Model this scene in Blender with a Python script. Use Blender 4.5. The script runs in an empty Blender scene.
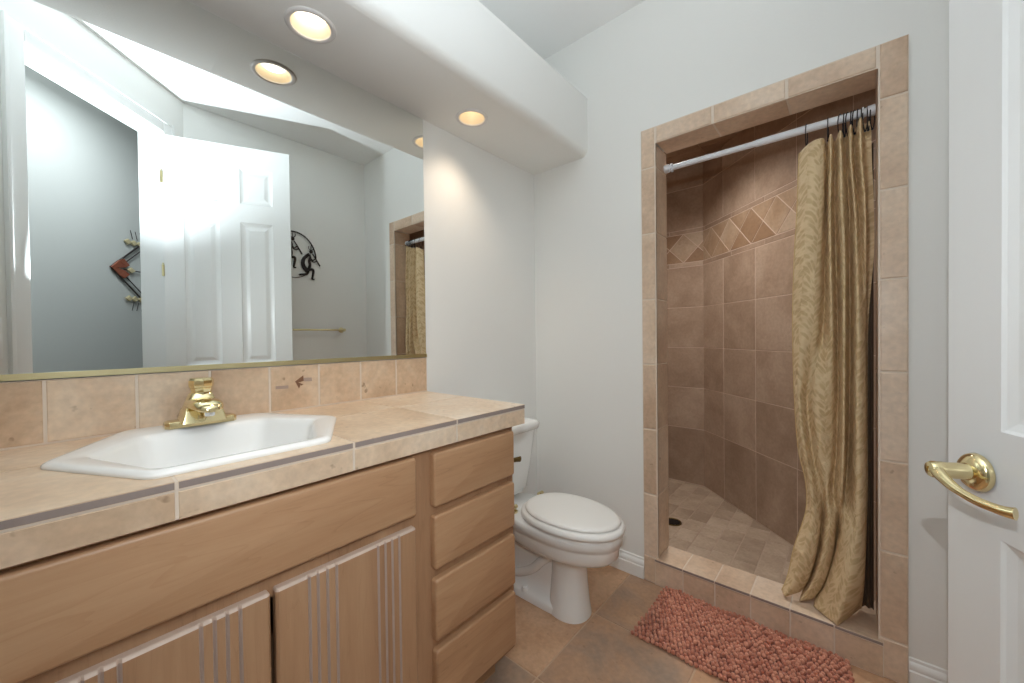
import bpy, bmesh, math, random
from mathutils import Vector, Matrix
random.seed(7)
PI = math.pi
SC = bpy.context.scene
COL = SC.collection
V3 = Vector

# ------------------------------------------------------------------ camera, world, lights, exposure
def make_camera():
    yaw, pitch, roll, f = 0.7127, 0.0118, -0.0116, 387.79
    fw = V3((-math.sin(yaw)*math.cos(pitch), math.cos(yaw)*math.cos(pitch), -math.sin(pitch)))
    r0 = V3((math.cos(yaw), math.sin(yaw), 0)); u0 = r0.cross(fw)
    r = r0*math.cos(roll) + u0*math.sin(roll)
    u = -r0*math.sin(roll) + u0*math.cos(roll)
    cam = bpy.data.cameras.new('camera'); o = bpy.data.objects.new('camera', cam); COL.objects.link(o)
    cam.sensor_width = 36.0; cam.sensor_fit = 'HORIZONTAL'; cam.lens = f*36.0/1024.0
    cam.clip_start = 0.01; cam.clip_end = 50
    m = Matrix((r, u, -fw)).transposed().to_4x4(); m.translation = (1.2, 0.0, 1.0141)
    o.matrix_world = m
    SC.camera = o
make_camera()
w = bpy.data.worlds.new('world'); SC.world = w; w.use_nodes = True
w.node_tree.nodes['Background'].inputs[0].default_value = (0.80, 0.88, 1.0, 1)
w.node_tree.nodes['Background'].inputs[1].default_value = 0.05
SC.view_settings.view_transform = 'Standard'
SC.view_settings.look = 'None'
SC.view_settings.gamma = 1.0
SC.view_settings.use_curve_mapping = False
SC.view_settings.exposure = 0.48
SC.cycles.max_bounces = 12
SC.cycles.diffuse_bounces = 8
SC.cycles.glossy_bounces = 6
SC.cycles.sample_clamp_indirect = 6.0
SC.cycles.caustics_reflective = False
SC.cycles.caustics_refractive = False

def add_light(name, kind, loc, energy, color, size=0.1, aim=None, spot=None, blend=0.3):
    d = bpy.data.lights.new(name, kind); d.energy = energy; d.color = color
    o = bpy.data.objects.new(name, d); COL.objects.link(o); o.location = loc
    if kind == 'AREA': d.shape = 'DISK'; d.size = size
    else: d.shadow_soft_size = size
    if spot: d.spot_size = spot; d.spot_blend = blend
    if aim: o.rotation_euler = V3(aim).to_track_quat('-Z', 'Y').to_euler()
    return o
# the photographer's flash, held at the camera: most of it bounced off the ceiling, some straight ahead
add_light('bounce_flash', 'SPOT', (1.205, 0.0, 1.19), 106, (0.84, 0.93, 1.0), 0.0, (-0.07, 0.02, 1.0), math.radians(128), 1.0)
add_light('direct_flash', 'SPOT', (1.205, 0.0, 1.19), 11, (0.92, 0.97, 1.0), 0.0, (-0.55, 0.80, -0.15), math.radians(140), 0.9)
# unseen fill light added high in the hallway behind the camera
add_light('hall_fill', 'AREA', (2.10, 0.28, 2.6), 14, (0.88, 0.94, 1.0), 0.45, (0, 0, -1))

# ------------------------------------------------------------------ helpers
def lin(c):
    return tuple(((v/255)/12.92 if v/255 <= 0.04045 else ((v/255+0.055)/1.055)**2.4) for v in c) + (1,)

def new_mat(name):
    m = bpy.data.materials.new(name); m.use_nodes = True
    nt = m.node_tree; b = nt.nodes['Principled BSDF']
    return m, nt, b
def nd(nt, t, **k):
    n = nt.nodes.new(t)
    for a, v in k.items(): setattr(n, a, v)
    return n
def setin(n, **k):
    for a, v in k.items(): n.inputs[a.replace('_', ' ')].default_value = v
def simple(name, rgb, rough=0.5, metal=0.0, spec=0.5, coat=0.0, bump=0.0, bscale=80.0, var=0.0, vscale=6.0):
    m, nt, b = new_mat(name)
    c = lin(rgb)
    b.inputs['Base Color'].default_value = c
    b.inputs['Roughness'].default_value = rough; b.inputs['Metallic'].default_value = metal
    b.inputs['Specular IOR Level'].default_value = spec; b.inputs['Coat Weight'].default_value = coat
    tc = nd(nt, 'ShaderNodeTexCoord')
    if var > 0:
        no = nd(nt, 'ShaderNodeTexNoise'); setin(no, Scale=vscale, Detail=6.0, Roughness=0.6)
        nt.links.new(tc.outputs['Object'], no.inputs['Vector'])
        mx = nd(nt, 'ShaderNodeMix', data_type='RGBA')
        mx.inputs[6].default_value = tuple(v*(1-var) for v in c[:3]) + (1,)
        mx.inputs[7].default_value = tuple(min(1, v*(1+var)) for v in c[:3]) + (1,)
        nt.links.new(no.outputs['Fac'], mx.inputs[0]); nt.links.new(mx.outputs[2], b.inputs['Base Color'])
    if bump > 0:
        n2 = nd(nt, 'ShaderNodeTexNoise'); setin(n2, Scale=bscale, Detail=3.0)
        nt.links.new(tc.outputs['Object'], n2.inputs['Vector'])
        bp = nd(nt, 'ShaderNodeBump'); setin(bp, Strength=bump, Distance=0.004)
        nt.links.new(n2.outputs['Fac'], bp.inputs['Height']); nt.links.new(bp.outputs['Normal'], b.inputs['Normal'])
    return m
def tile_mat(name, cols, rough=0.45, scale=5.0, isl=0.5, spots=0.0, stretch=(1, 1, 1), bump=0.12):
    """mottled ceramic: cloudy noise between colours, every tile with its own shift"""
    m, nt, b = new_mat(name)
    tc = nd(nt, 'ShaderNodeTexCoord'); geo = nd(nt, 'ShaderNodeNewGeometry')
    mp = nd(nt, 'ShaderNodeMapping'); mp.inputs['Scale'].default_value = stretch
    nt.links.new(tc.outputs['Object'], mp.inputs['Vector'])
    off = nd(nt, 'ShaderNodeVectorMath', operation='SCALE'); off.inputs[0].default_value = (3.1, 7.7, 5.3)
    mul = nd(nt, 'ShaderNodeMath', operation='MULTIPLY'); mul.inputs[1].default_value = 9.0
    nt.links.new(geo.outputs['Random Per Island'], mul.inputs[0]); nt.links.new(mul.outputs[0], off.inputs['Scale'])
    add = nd(nt, 'ShaderNodeVectorMath', operation='ADD')
    nt.links.new(mp.outputs['Vector'], add.inputs[0]); nt.links.new(off.outputs['Vector'], add.inputs[1])
    n1 = nd(nt, 'ShaderNodeTexNoise'); setin(n1, Scale=scale, Detail=9.0, Roughness=0.62, Distortion=0.4)
    nt.links.new(add.outputs['Vector'], n1.inputs['Vector'])
    shift = nd(nt, 'ShaderNodeMapRange'); setin(shift, To_Min=-isl/2, To_Max=isl/2)
    nt.links.new(geo.outputs['Random Per Island'], shift.inputs['Value'])
    st = nd(nt, 'ShaderNodeMapRange'); setin(st, From_Min=0.28, From_Max=0.72)
    nt.links.new(n1.outputs['Fac'], st.inputs['Value'])
    sm = nd(nt, 'ShaderNodeMath', operation='ADD', use_clamp=True)
    nt.links.new(st.outputs['Result'], sm.inputs[0]); nt.links.new(shift.outputs['Result'], sm.inputs[1])
    rp = nd(nt, 'ShaderNodeValToRGB')
    while len(rp.color_ramp.elements) < len(cols): rp.color_ramp.elements.new(0.5)
    for i, c in enumerate(cols):
        rp.color_ramp.elements[i].position = i/(len(cols)-1); rp.color_ramp.elements[i].color = lin(c)
    nt.links.new(sm.outputs[0], rp.inputs['Fac'])
    # fine speckle
    n2 = nd(nt, 'ShaderNodeTexNoise'); setin(n2, Scale=70.0, Detail=3.0)
    nt.links.new(add.outputs['Vector'], n2.inputs['Vector'])
    r2 = nd(nt, 'ShaderNodeMapRange'); setin(r2, From_Min=0.3, From_Max=0.7, To_Min=0.90, To_Max=1.06)
    nt.links.new(n2.outputs['Fac'], r2.inputs['Value'])
    mv = nd(nt, 'ShaderNodeVectorMath', operation='SCALE')
    nt.links.new(rp.outputs['Color'], mv.inputs[0]); nt.links.new(r2.outputs['Result'], mv.inputs['Scale'])
    src = mv.outputs['Vector']
    if spots > 0:
        n3 = nd(nt, 'ShaderNodeTexNoise'); setin(n3, Scale=38.0, Detail=2.0)
        nt.links.new(add.outputs['Vector'], n3.inputs['Vector'])
        r3 = nd(nt, 'ShaderNodeMapRange'); setin(r3, From_Min=0.70, From_Max=0.76, To_Min=0.0, To_Max=spots)
        nt.links.new(n3.outputs['Fac'], r3.inputs['Value'])
        mx = nd(nt, 'ShaderNodeMix', data_type='RGBA'); mx.inputs[7].default_value = lin((120, 88, 62))
        nt.links.new(r3.outputs['Result'], mx.inputs[0]); nt.links.new(src, mx.inputs[6]); src = mx.outputs[2]
    nt.links.new(src, b.inputs['Base Color'])
    b.inputs['Roughness'].default_value = rough
    bp = nd(nt, 'ShaderNodeBump'); setin(bp, Strength=bump, Distance=0.002)
    nt.links.new(n1.outputs['Fac'], bp.inputs['Height']); nt.links.new(bp.outputs['Normal'], b.inputs['Normal'])
    return m
def wood_mat(name, axis, cols, rough=0.38):
    """maple: long streaks along one axis plus broad cathedral figure"""
    m, nt, b = new_mat(name)
    tc = nd(nt, 'ShaderNodeTexCoord'); mp = nd(nt, 'ShaderNodeMapping')
    s = [11, 11, 11]; s[axis] = 0.8
    mp.inputs['Scale'].default_value = s
    oi = nd(nt, 'ShaderNodeObjectInfo')
    av = nd(nt, 'ShaderNodeVectorMath', operation='SCALE'); av.inputs[0].default_value = (5, 9, 7)
    nt.links.new(oi.outputs['Random'], av.inputs['Scale'])
    ad = nd(nt, 'ShaderNodeVectorMath', operation='ADD')
    nt.links.new(tc.outputs['Object'], ad.inputs[0]); nt.links.new(av.outputs['Vector'], ad.inputs[1])
    nt.links.new(ad.outputs['Vector'], mp.inputs['Vector'])
    n1 = nd(nt, 'ShaderNodeTexNoise'); setin(n1, Scale=1.1, Detail=3.0, Roughness=0.5, Distortion=0.5)
    nt.links.new(mp.outputs['Vector'], n1.inputs['Vector'])
    n2 = nd(nt, 'ShaderNodeTexNoise'); setin(n2, Scale=9.0, Detail=4.0, Roughness=0.7)
    nt.links.new(mp.outputs['Vector'], n2.inputs['Vector'])
    # thin dark growth lines: contour bands of the broad noise
    mu = nd(nt, 'ShaderNodeMath', operation='MULTIPLY'); mu.inputs[1].default_value = 13.0
    nt.links.new(n1.outputs['Fac'], mu.inputs[0])
    fr = nd(nt, 'ShaderNodeMath', operation='FRACT'); nt.links.new(mu.outputs[0], fr.inputs[0])
    ln_ = nd(nt, 'ShaderNodeMapRange'); setin(ln_, From_Min=0.0, From_Max=0.12, To_Min=0.09, To_Max=0.0)
    nt.links.new(fr.outputs[0], ln_.inputs['Value'])
    mxf = nd(nt, 'ShaderNodeMath', operation='MULTIPLY_ADD'); mxf.inputs[1].default_value = 0.35
    nt.links.new(n2.outputs['Fac'], mxf.inputs[0]); 
    m3 = nd(nt, 'ShaderNodeMath', operation='MULTIPLY'); m3.inputs[1].default_value = 0.65
    nt.links.new(n1.outputs['Fac'], m3.inputs[0]); nt.links.new(m3.outputs[0], mxf.inputs[2])
    sub = nd(nt, 'ShaderNodeMath', operation='SUBTRACT', use_clamp=True)
    nt.links.new(mxf.outputs[0], sub.inputs[0]); nt.links.new(ln_.outputs['Result'], sub.inputs[1])
    rp = nd(nt, 'ShaderNodeValToRGB'); rp.color_ramp.elements[0].position = 0.22; rp.color_ramp.elements[1].position = 0.70
    rp.color_ramp.elements[0].color = lin(cols[0]); rp.color_ramp.elements[1].color = lin(cols[2])
    e = rp.color_ramp.elements.new(0.46); e.color = lin(cols[1])
    nt.links.new(sub.outputs[0], rp.inputs['Fac'])
    nt.links.new(rp.outputs['Color'], b.inputs['Base Color'])
    b.inputs['Roughness'].default_value = rough
    return m
def emit(name, rgb, strength):
    m, nt, b = new_mat(name)
    b.inputs['Base Color'].default_value = lin(rgb)
    b.inputs['Emission Color'].default_value = lin(rgb); b.inputs['Emission Strength'].default_value = strength
    return m

def obj(name, bm, mats, parent=None, origin=(0, 0, 0), smooth=None):
    """links bm (world coordinates) as one mesh; smooth = edge angle in degrees"""
    bmesh.ops.recalc_face_normals(bm, faces=bm.faces[:])
    o_ = parent.matrix_world.translation.copy() if parent else V3(origin)
    p = parent
    if parent and 'wl' in parent: o_ = V3(parent['wl'])
    for v in bm.verts: v.co -= o_
    me = bpy.data.meshes.new(name)
    if smooth is not None:
        for f in bm.faces: f.smooth = True
        lim = math.radians(smooth)
        for e in bm.edges:
            if len(e.link_faces) != 2 or e.calc_face_angle(0) > lim: e.smooth = False
    bm.to_mesh(me); bm.free()
    for m in (mats if isinstance(mats, (list, tuple)) else [mats]): me.materials.append(m)
    o = bpy.data.objects.new(name, me); COL.objects.link(o)
    if p:
        o.parent = p
        o.location = (0, 0, 0)
    else:
        o.location = o_
    WL[o.name] = V3(o_)
    return o
WL = {}
def part(name, bm, mats, parent, smooth=None, label=None):
    """a part built in world coordinates under a thing"""
    base = WL[parent.name]
    bmesh.ops.recalc_face_normals(bm, faces=bm.faces[:])
    for v in bm.verts: v.co -= base
    me = bpy.data.meshes.new(name)
    if smooth is not None:
        for f in bm.faces: f.smooth = True
        lim = math.radians(smooth)
        for e in bm.edges:
            if len(e.link_faces) != 2 or e.calc_face_angle(0) > lim: e.smooth = False
    bm.to_mesh(me); bm.free()
    for m in (mats if isinstance(mats, (list, tuple)) else [mats]): me.materials.append(m)
    o = bpy.data.objects.new(name, me); COL.objects.link(o); o.parent = parent
    WL[o.name] = V3(base)
    if label: o['label'] = label
    return o
def thing(name, label, cat, loc, group=None):
    o = bpy.data.objects.new(name, None); COL.objects.link(o); o.location = loc
    o.empty_display_size = 0.05
    WL[o.name] = V3(loc)
    o['label'] = label; o['category'] = cat
    if group: o['group'] = group
    return o
def tag(o, label, cat, group=None, kind=None):
    o['label'] = label; o['category'] = cat
    if group: o['group'] = group
    if kind: o['kind'] = kind
    return o
def struct(o, label=None, cat=None):
    o['kind'] = 'structure'
    if label: o['label'] = label
    if cat: o['category'] = cat
    return o

def B(): return bmesh.new()
def box(bm, x0, x1, y0, y1, z0, z1, bev=0.0, seg=2, mat=0, M=None):
    vs = [bm.verts.new((x, y, z)) for z in (z0, z1) for y in (y0, y1) for x in (x0, x1)]
    fs = [bm.faces.new([vs[i] for i in f]) for f in ((0, 2, 3, 1), (4, 5, 7, 6), (0, 1, 5, 4), (2, 6, 7, 3), (0, 4, 6, 2), (1, 3, 7, 5))]
    for f in fs: f.material_index = mat
    if bev > 0:
        es = set(e for f in fs for e in f.edges)
        r = bmesh.ops.bevel(bm, geom=list(es), offset=bev, segments=seg, profile=0.6, affect='EDGES')
        for f in r['faces']: f.material_index = mat
        vs = list({v for f in r['faces'] for v in f.verts} | {v for v in vs if v.is_valid})
    if M is not None:
        for v in vs: v.co = M @ v.co
    return vs
def inset_poly(pts, d):
    """offsets a convex 2-D polygon (counter-clockwise) inwards by d"""
    n = len(pts); out = []
    for i in range(n):
        p0, p1, p2 = V3(pts[i-1]+(0,)), V3(tuple(pts[i])+(0,)), V3(pts[(i+1) % n]+(0,))
        a = (p1-p0).normalized(); b = (p2-p1).normalized()
        na = V3((-a.y, a.x, 0)); nb = V3((-b.y, b.x, 0))
        h = (na+nb)
        k = h.dot(na)
        if abs(k) < 1e-6: k = 1e-6
        q = p1 + h*(d/k)
        out.append((q.x, q.y))
    return out
def ccw(pts):
    a = sum(pts[i-1][0]*pts[i][1]-pts[i][0]*pts[i-1][1] for i in range(len(pts)))
    pts = [tuple(p) for p in pts]
    return pts if a > 0 else pts[::-1]
def slab(bm, O, u, v, n, pts, d0, d1, r=0.0, seg=2, mat=0, edge_mat=None, back=True):
    """prism over a convex polygon in the plane (O,u,v), from depth d0 to d1 along n, front edge rounded by r"""
    O, u, v, n = V3(O), V3(u), V3(v), V3(n)
    pts = ccw(pts)
    rings = [(pts, d0)]
    if r > 0:
        for k in range(seg+1):
            t = (PI/2)*k/seg
            rings.append((inset_poly(pts, r*(1-math.cos(t))), d1-r+r*math.sin(t)))
    else: rings.append((pts, d1))
    vr = [[bm.verts.new(O+u*p[0]+v*p[1]+n*d) for p in ps] for ps, d in rings]
    N = len(pts)
    for a in range(len(vr)-1):
        for i in range(N):
            f = bm.faces.new((vr[a][i], vr[a][(i+1) % N], vr[a+1][(i+1) % N], vr[a+1][i]))
            f.material_index = mat if (edge_mat is None or a > 0 and False) else edge_mat
    f = bm.faces.new(vr[-1]); f.material_index = mat
    if back:
        f = bm.faces.new(vr[0][::-1]); f.material_index = mat
def rect(a0, a1, b0, b1): return [(a0, b0), (a1, b0), (a1, b1), (a0, b1)]
def rrect(a0, a1, b0, b1, r, seg=4):
    out = []
    for cx, cy, s in ((a1-r, b0+r, -PI/2), (a1-r, b1-r, 0), (a0+r, b1-r, PI/2), (a0+r, b0+r, PI)):
        for k in range(seg+1):
            t = s+PI/2*k/seg; out.append((cx+r*math.cos(t), cy+r*math.sin(t)))
    return out
def tiles(bm, O, u, v, n, polys, th=0.008, gap=0.0035, ch=0.0012, mat=0):
    for p in polys:
        slab(bm, O, u, v, n, inset_poly(ccw(p), gap/2), -0.001, th, ch, 1, mat)
def grid_polys(xs, ys): return [rect(xs[i], xs[i+1], ys[j], ys[j+1]) for i in range(len(xs)-1) for j in range(len(ys)-1)]
def tube(bm, pts, rad, n=10, closed=False, cap=True, mat=0, flat=None):
    """swept tube through pts; rad = number or list; flat = (k, axis) squashes the section along axis"""
    pts = [V3(p) for p in pts]; N = len(pts)
    rad = rad if isinstance(rad, (list, tuple)) else [rad]*N
    rings = []; ref = None
    for i in range(N):
        if closed: t = pts[(i+1) % N]-pts[i-1]
        else: t = pts[min(i+1, N-1)]-pts[max(i-1, 0)]
        t.normalize()
        if ref is None:
            ref = V3((0, 0, 1)) if abs(t.z) < 0.9 else V3((1, 0, 0))
        a = (ref-t*ref.dot(t)).normalized(); ref = a; b = t.cross(a)
        ring = []
        for k in range(n):
            th = 2*PI*k/n
            d = (a*math.cos(th)+b*math.sin(th))*rad[i]
            if flat: d -= V3(flat[1])*(d.dot(V3(flat[1]))*(1-flat[0]))
            ring.append(bm.verts.new(pts[i]+d))
        rings.append(ring)
    m = N if closed else N-1
    for i in range(m):
        for k in range(n):
            f = bm.faces.new((rings[i][k], rings[i][(k+1) % n], rings[(i+1) % N][(k+1) % n], rings[(i+1) % N][k])); f.material_index = mat
    if cap and not closed:
        for r_, s in ((rings[0], -1), (rings[-1], 1)):
            f = bm.faces.new(r_ if s > 0 else r_[::-1]); f.material_index = mat
def lathe(bm, prof, C, axis=(0, 0, 1), n=32, mat=0):
    """prof = [(r, h)...] revolved round axis through C"""
    ax = V3(axis).normalized(); a = ax.orthogonal().normalized(); b = ax.cross(a); C = V3(C)
    rings = []
    for r, h in prof:
        if r < 1e-6: rings.append([bm.verts.new(C+ax*h)])
        else: rings.append([bm.verts.new(C+ax*h+(a*math.cos(2*PI*k/n)+b*math.sin(2*PI*k/n))*r) for k in range(n)])
    for i in range(len(rings)-1):
        p, q = rings[i], rings[i+1]
        for k in range(n):
            k2 = (k+1) % n
            if len(p) == 1 and len(q) == 1: continue
            if len(p) == 1: f = bm.faces.new((p[0], q[k2], q[k]))
            elif len(q) == 1: f = bm.faces.new((p[k], p[k2], q[0]))
            else: f = bm.faces.new((p[k], p[k2], q[k2], q[k]))
            f.material_index = mat
def loft(bm, rings, cap0=True, cap1=True, mat=0, closed=True):
    vr = [[bm.verts.new(p) for p in r] for r in rings]; N = len(vr[0])
    for a in range(len(vr)-1):
        for i in range(N if closed else N-1):
            f = bm.faces.new((vr[a][i], vr[a][(i+1) % N], vr[a+1][(i+1) % N], vr[a+1][i])); f.material_index = mat
    if cap0: bm.faces.new(vr[0][::-1]).material_index = mat
    if cap1: bm.faces.new(vr[-1]).material_index = mat
    return vr
def smooth_line(pts, per=6):
    """Catmull-Rom through pts"""
    pts = [V3(p) for p in pts]; out = []
    for i in range(len(pts)-1):
        p0, p1, p2, p3 = pts[max(i-1, 0)], pts[i], pts[i+1], pts[min(i+2, len(pts)-1)]
        for k in range(per):
            t = k/per
            out.append(0.5*((2*p1)+(-p0+p2)*t+(2*p0-5*p1+4*p2-p3)*t*t+(-p0+3*p1-3*p2+p3)*t**3))
    out.append(pts[-1]); return out
X, Y, Z = V3((1, 0, 0)), V3((0, 1, 0)), V3((0, 0, 1))

# ------------------------------------------------------------------ materials
WALL = simple('wall_paint', (236, 236, 233), 0.85, spec=0.25, bump=0.10, bscale=160)
CEIL = simple('ceiling_paint', (238, 238, 237), 0.9, spec=0.2, bump=0.12, bscale=140)
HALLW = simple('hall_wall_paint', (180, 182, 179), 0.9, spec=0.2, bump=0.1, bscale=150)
WHITE = simple('white_enamel', (236, 237, 236), 0.32, coat=0.1)
TRIMW = simple('white_trim', (238, 239, 238), 0.35)
CHINA = simple('vitreous_china', (240, 240, 238), 0.16, spec=0.45)
PLASTIC = simple('white_plastic_seat', (242, 241, 238), 0.3)
BRASS = simple('polished_brass', (236, 220, 172), 0.12, metal=1.0)
BRASS2 = simple('satin_brass', (220, 208, 162), 0.28, metal=1.0)
ABRASS = simple('aged_brass', (120, 98, 58), 0.4, metal=1.0)
CHROME = simple('chrome', (220, 220, 220), 0.12, metal=1.0)
DARKM = simple('dark_metal', (58, 52, 50), 0.5, metal=0.6)
BLACK = simple('black_wire', (24, 24, 30), 0.4, metal=0.3)
RODW = simple('white_coated_metal', (232, 236, 242), 0.5)
GROUT = simple('cream_grout', (222, 208, 193), 0.9, spec=0.1, var=0.06, vscale=40)
GROUT_S = simple('shower_grout', (216, 196, 180), 0.9, spec=0.1, var=0.06, vscale=40)
GROUT_F = simple('floor_grout', (198, 170, 145), 0.95, spec=0.1, var=0.1, vscale=40)
RAW = simple('raw_tile_edge', (150, 136, 130), 0.8, var=0.12, vscale=30)
T_CNT = tile_mat('counter_tile', [(206, 178, 149), (223, 199, 172), (234, 217, 196)], 0.33, 6.0, 0.45, 0.5)
T_SPL = tile_mat('splash_tile', [(188, 157, 128), (210, 182, 153), (223, 202, 177)], 0.4, 7.0, 0.5, 0.6)
T_TRM = tile_mat('trim_tile', [(196, 167, 141), (214, 189, 164), (226, 206, 185)], 0.42, 5.0, 0.7, 0.4)
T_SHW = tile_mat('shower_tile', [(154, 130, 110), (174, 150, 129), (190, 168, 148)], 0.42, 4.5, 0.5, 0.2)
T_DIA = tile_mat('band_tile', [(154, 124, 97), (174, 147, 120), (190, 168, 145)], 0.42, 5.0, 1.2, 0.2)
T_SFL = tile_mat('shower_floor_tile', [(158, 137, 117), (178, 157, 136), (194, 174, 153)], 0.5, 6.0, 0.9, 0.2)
T_FLR = tile_mat('floor_tile', [(154, 134, 118), (178, 146, 121), (193, 152, 119), (206, 168, 136)], 0.38, 5.0, 0.9, 0.35)
WOODH = wood_mat('maple_along', 1, [(152, 112, 80), (180, 140, 105), (194, 157, 122)])
WOODV = wood_mat('maple_upright', 2, [(144, 107, 79), (170, 132, 100), (184, 148, 115)])
PICKLE = simple('pickled_groove', (184, 164, 152), 0.5, var=0.15, vscale=30)
PICKLE2 = simple('pickled_edge', (200, 178, 162), 0.45, var=0.1, vscale=30)
DARKIN = simple('cabinet_inside', (40, 32, 26), 0.8)
def mirror_mat():
    m, nt, b = new_mat('silvered_glass')
    b.inputs['Base Color'].default_value = (0.90, 0.935, 0.92, 1); b.inputs['Metallic'].default_value = 1
    b.inputs['Roughness'].default_value = 0.0
    return m
MIRROR = mirror_mat()

# ------------------------------------------------------------------ room shell
FARY, FAR2, RX, CZ, C0 = 1.573, 1.69, 1.69, 2.379, -1.22
TOPZ = 1.785                                    # underside of the shower opening
S2 = math.sqrt(0.5)
DU, DN = V3((S2, S2, 0)), V3((-S2, S2, 0))     # along the angled doorway wall, and into the room
DO = V3((0, C0, 0))

bm = B(); box(bm, -0.1, 0, -1.35, FARY+0.0, 0, CZ)
struct(obj('wall_left', bm, WALL))
bm = B()
box(bm, -0.1, 0.607, FARY, FAR2, 0, CZ); box(bm, 1.281, 1.80, FARY, FAR2, 0, CZ)
box(bm, 0.607, 1.281, FARY, FAR2, TOPZ+0.012, CZ)
struct(obj('wall_far', bm, WALL))
bm = B(); box(bm, RX, RX+0.1, 0.47, FARY, 0, CZ)
struct(obj('wall_right', bm, WALL))
TL, TR, HZ = 1.612, 2.232, 2.125                # doorway: left jamb, right jamb, head
def diag_box(bm, t0, t1, d0, d1, z0, z1, bev=0.0, mat=0):
    M = Matrix(((DU.x, DN.x, 0, DO.x), (DU.y, DN.y, 0, DO.y), (0, 0, 1, 0), (0, 0, 0, 1)))
    box(bm, t0, t1, d0, d1, z0, z1, bev, 2, mat, M)
bm = B()
diag_box(bm, -0.1, TL-0.016, -0.11, 0, 0, CZ); diag_box(bm, TR+0.016, 2.45, -0.11, 0, 0, CZ)
diag_box(bm, TL-0.016, TR+0.016, -0.11, 0, HZ+0.016, CZ)
struct(obj('wall_front', bm, WALL))
bm = B()
for a, b_ in ((TL-0.016, TL), (TR, TR+0.016)): diag_box(bm, a, b_, -0.112, 0.002, 0, HZ+0.016)
diag_box(bm, TL, TR, -0.112, 0.002, HZ, HZ+0.016)
for d0, d1 in ((0.0, 0.013), (-0.123, -0.11)):
    diag_box(bm, TL-0.066, TL-0.006, d0, d1, 0, HZ+0.066, 0.004)
    diag_box(bm, TR+0.006, TR+0.066, d0, d1, 0, HZ+0.066, 0.004)
    diag_box(bm, TL-0.006, TR+0.006, d0, d1, HZ+0.006, HZ+0.066, 0.004)
    diag_box(bm, TL-0.072, TL-0.058, d0, d1+0.004 if d0 == 0 else d1, 0, HZ+0.072, 0.003)
    diag_box(bm, TR+0.058, TR+0.072, d0, d1+0.004 if d0 == 0 else d1, 0, HZ+0.072, 0.003)
    diag_box(bm, TL-0.058, TR+0.058, d0, d1+0.004 if d0 == 0 else d1, HZ+0.058, HZ+0.072, 0.003)
struct(obj('trim_1', bm, TRIMW, smooth=40), 'white door casing and jamb around the angled doorway', 'door frame')
bm = B(); slab(bm, (0, 0, CZ), X, Y, Z, [(-0.1, FAR2), (-0.1, C0-0.2), (0.04, C0-0.115), (1.84, C0+1.8-0.06), (1.84, FAR2)], 0, 0.1)
struct(obj('ceiling', bm, CEIL))
bm = B(); slab(bm, (0, 0, 2.75), X, Y, Z, [(-0.4, C0-0.4), (-0.4, -3.2), (4.2, -3.2), (4.2, 1.7), (2.6, 1.7)], 0, 0.1)
struct(obj('ceiling_hall', bm, CEIL))
bm = B(); diag_box(bm, -0.3, 3.2, -0.11, -0.01, CZ+0.1, 2.75); diag_box(bm, 2.45, 3.2, -0.11, -0.01, 0, CZ+0.1)
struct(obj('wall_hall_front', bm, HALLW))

# soffit over the vanity, open above, with rounded lower edge and holes for the lamps
ZS, XS, ST = 1.832, 0.309, 2.101
CANS = [(0.142, 0.436), (0.142, 1.010)]
CANR = 0.052
def soffit():
    bm = B()
    yb = [-0.9, 0.436-0.13, 0.436+0.13, 1.01-0.13, 1.01+0.13, FARY]
    x0, x1 = 0.0, XS-0.032
    prof = [(x1, ZS)]
    for k in range(1, 7):
        t = (PI/2)*k/6; prof.append((x1+0.032*math.sin(t), ZS+0.032-0.032*math.cos(t)))
    for k in range(0, 5):
        t = (PI/2)*k/4; prof.append((XS-0.015+0.015*math.cos(t), ST-0.015+0.015*math.sin(t)))
    prof.append((0, ST))
    vv = {}
    def vtx(x, y, z):
        k = (round(x, 5), round(y, 5), round(z, 5))
        if k not in vv: vv[k] = bm.verts.new((x, y, z))
        return vv[k]
    for i in range(len(yb)-1):
        for j in range(len(prof)-1):
            a, b_ = prof[j], prof[j+1]
            bm.faces.new([vtx(a[0], yb[i], a[1]), vtx(a[0], yb[i+1], a[1]), vtx(b_[0], yb[i+1], b_[1]), vtx(b_[0], yb[i], b_[1])])
    for i in range(len(yb)-1):
        if i in (1, 3):
            cx, cy = CANS[0 if i == 1 else 1]
            N = 48; ring = []; outer = []
            for k in range(N):
                t = 2*PI*k/N; c, s = math.cos(t), math.sin(t)
                ring.append(vtx(cx+CANR*c, cy+CANR*s, ZS))
                hx = (x1-cx) if c > 0 else cx-x0
                q = min(hx/abs(c) if abs(c) > 1e-6 else 9, 0.13/abs(s) if abs(s) > 1e-6 else 9)
                outer.append(vtx(min(max(cx+q*c, x0), x1), min(max(cy+q*s, yb[i]), yb[i+1]), ZS))
            for k in range(N):
                f = [ring[k], ring[(k+1) % N], outer[(k+1) % N], outer[k]]
                bm.faces.new(f)
                a, b_ = outer[k].co, outer[(k+1) % N].co
                if abs(a.x-b_.x) > 1e-5 and abs(a.y-b_.y) > 1e-5:
                    cxn = x1 if max(a.x, b_.x) > cx else x0; cyn = yb[i+1] if max(a.y, b_.y) > cy else yb[i]
                    bm.faces.new([outer[k], outer[(k+1) % N], vtx(cxn, cyn, ZS)])
        else:
            bm.faces.new([vtx(x0, yb[i], ZS), vtx(x1, yb[i], ZS), vtx(x1, yb[i+1], ZS), vtx(x0, yb[i+1], ZS)])
    return bm
struct(obj('ceiling_soffit', soffit(), WALL, smooth=35), 'white dropped soffit over the mirror with two recessed lights', 'soffit')

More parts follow.
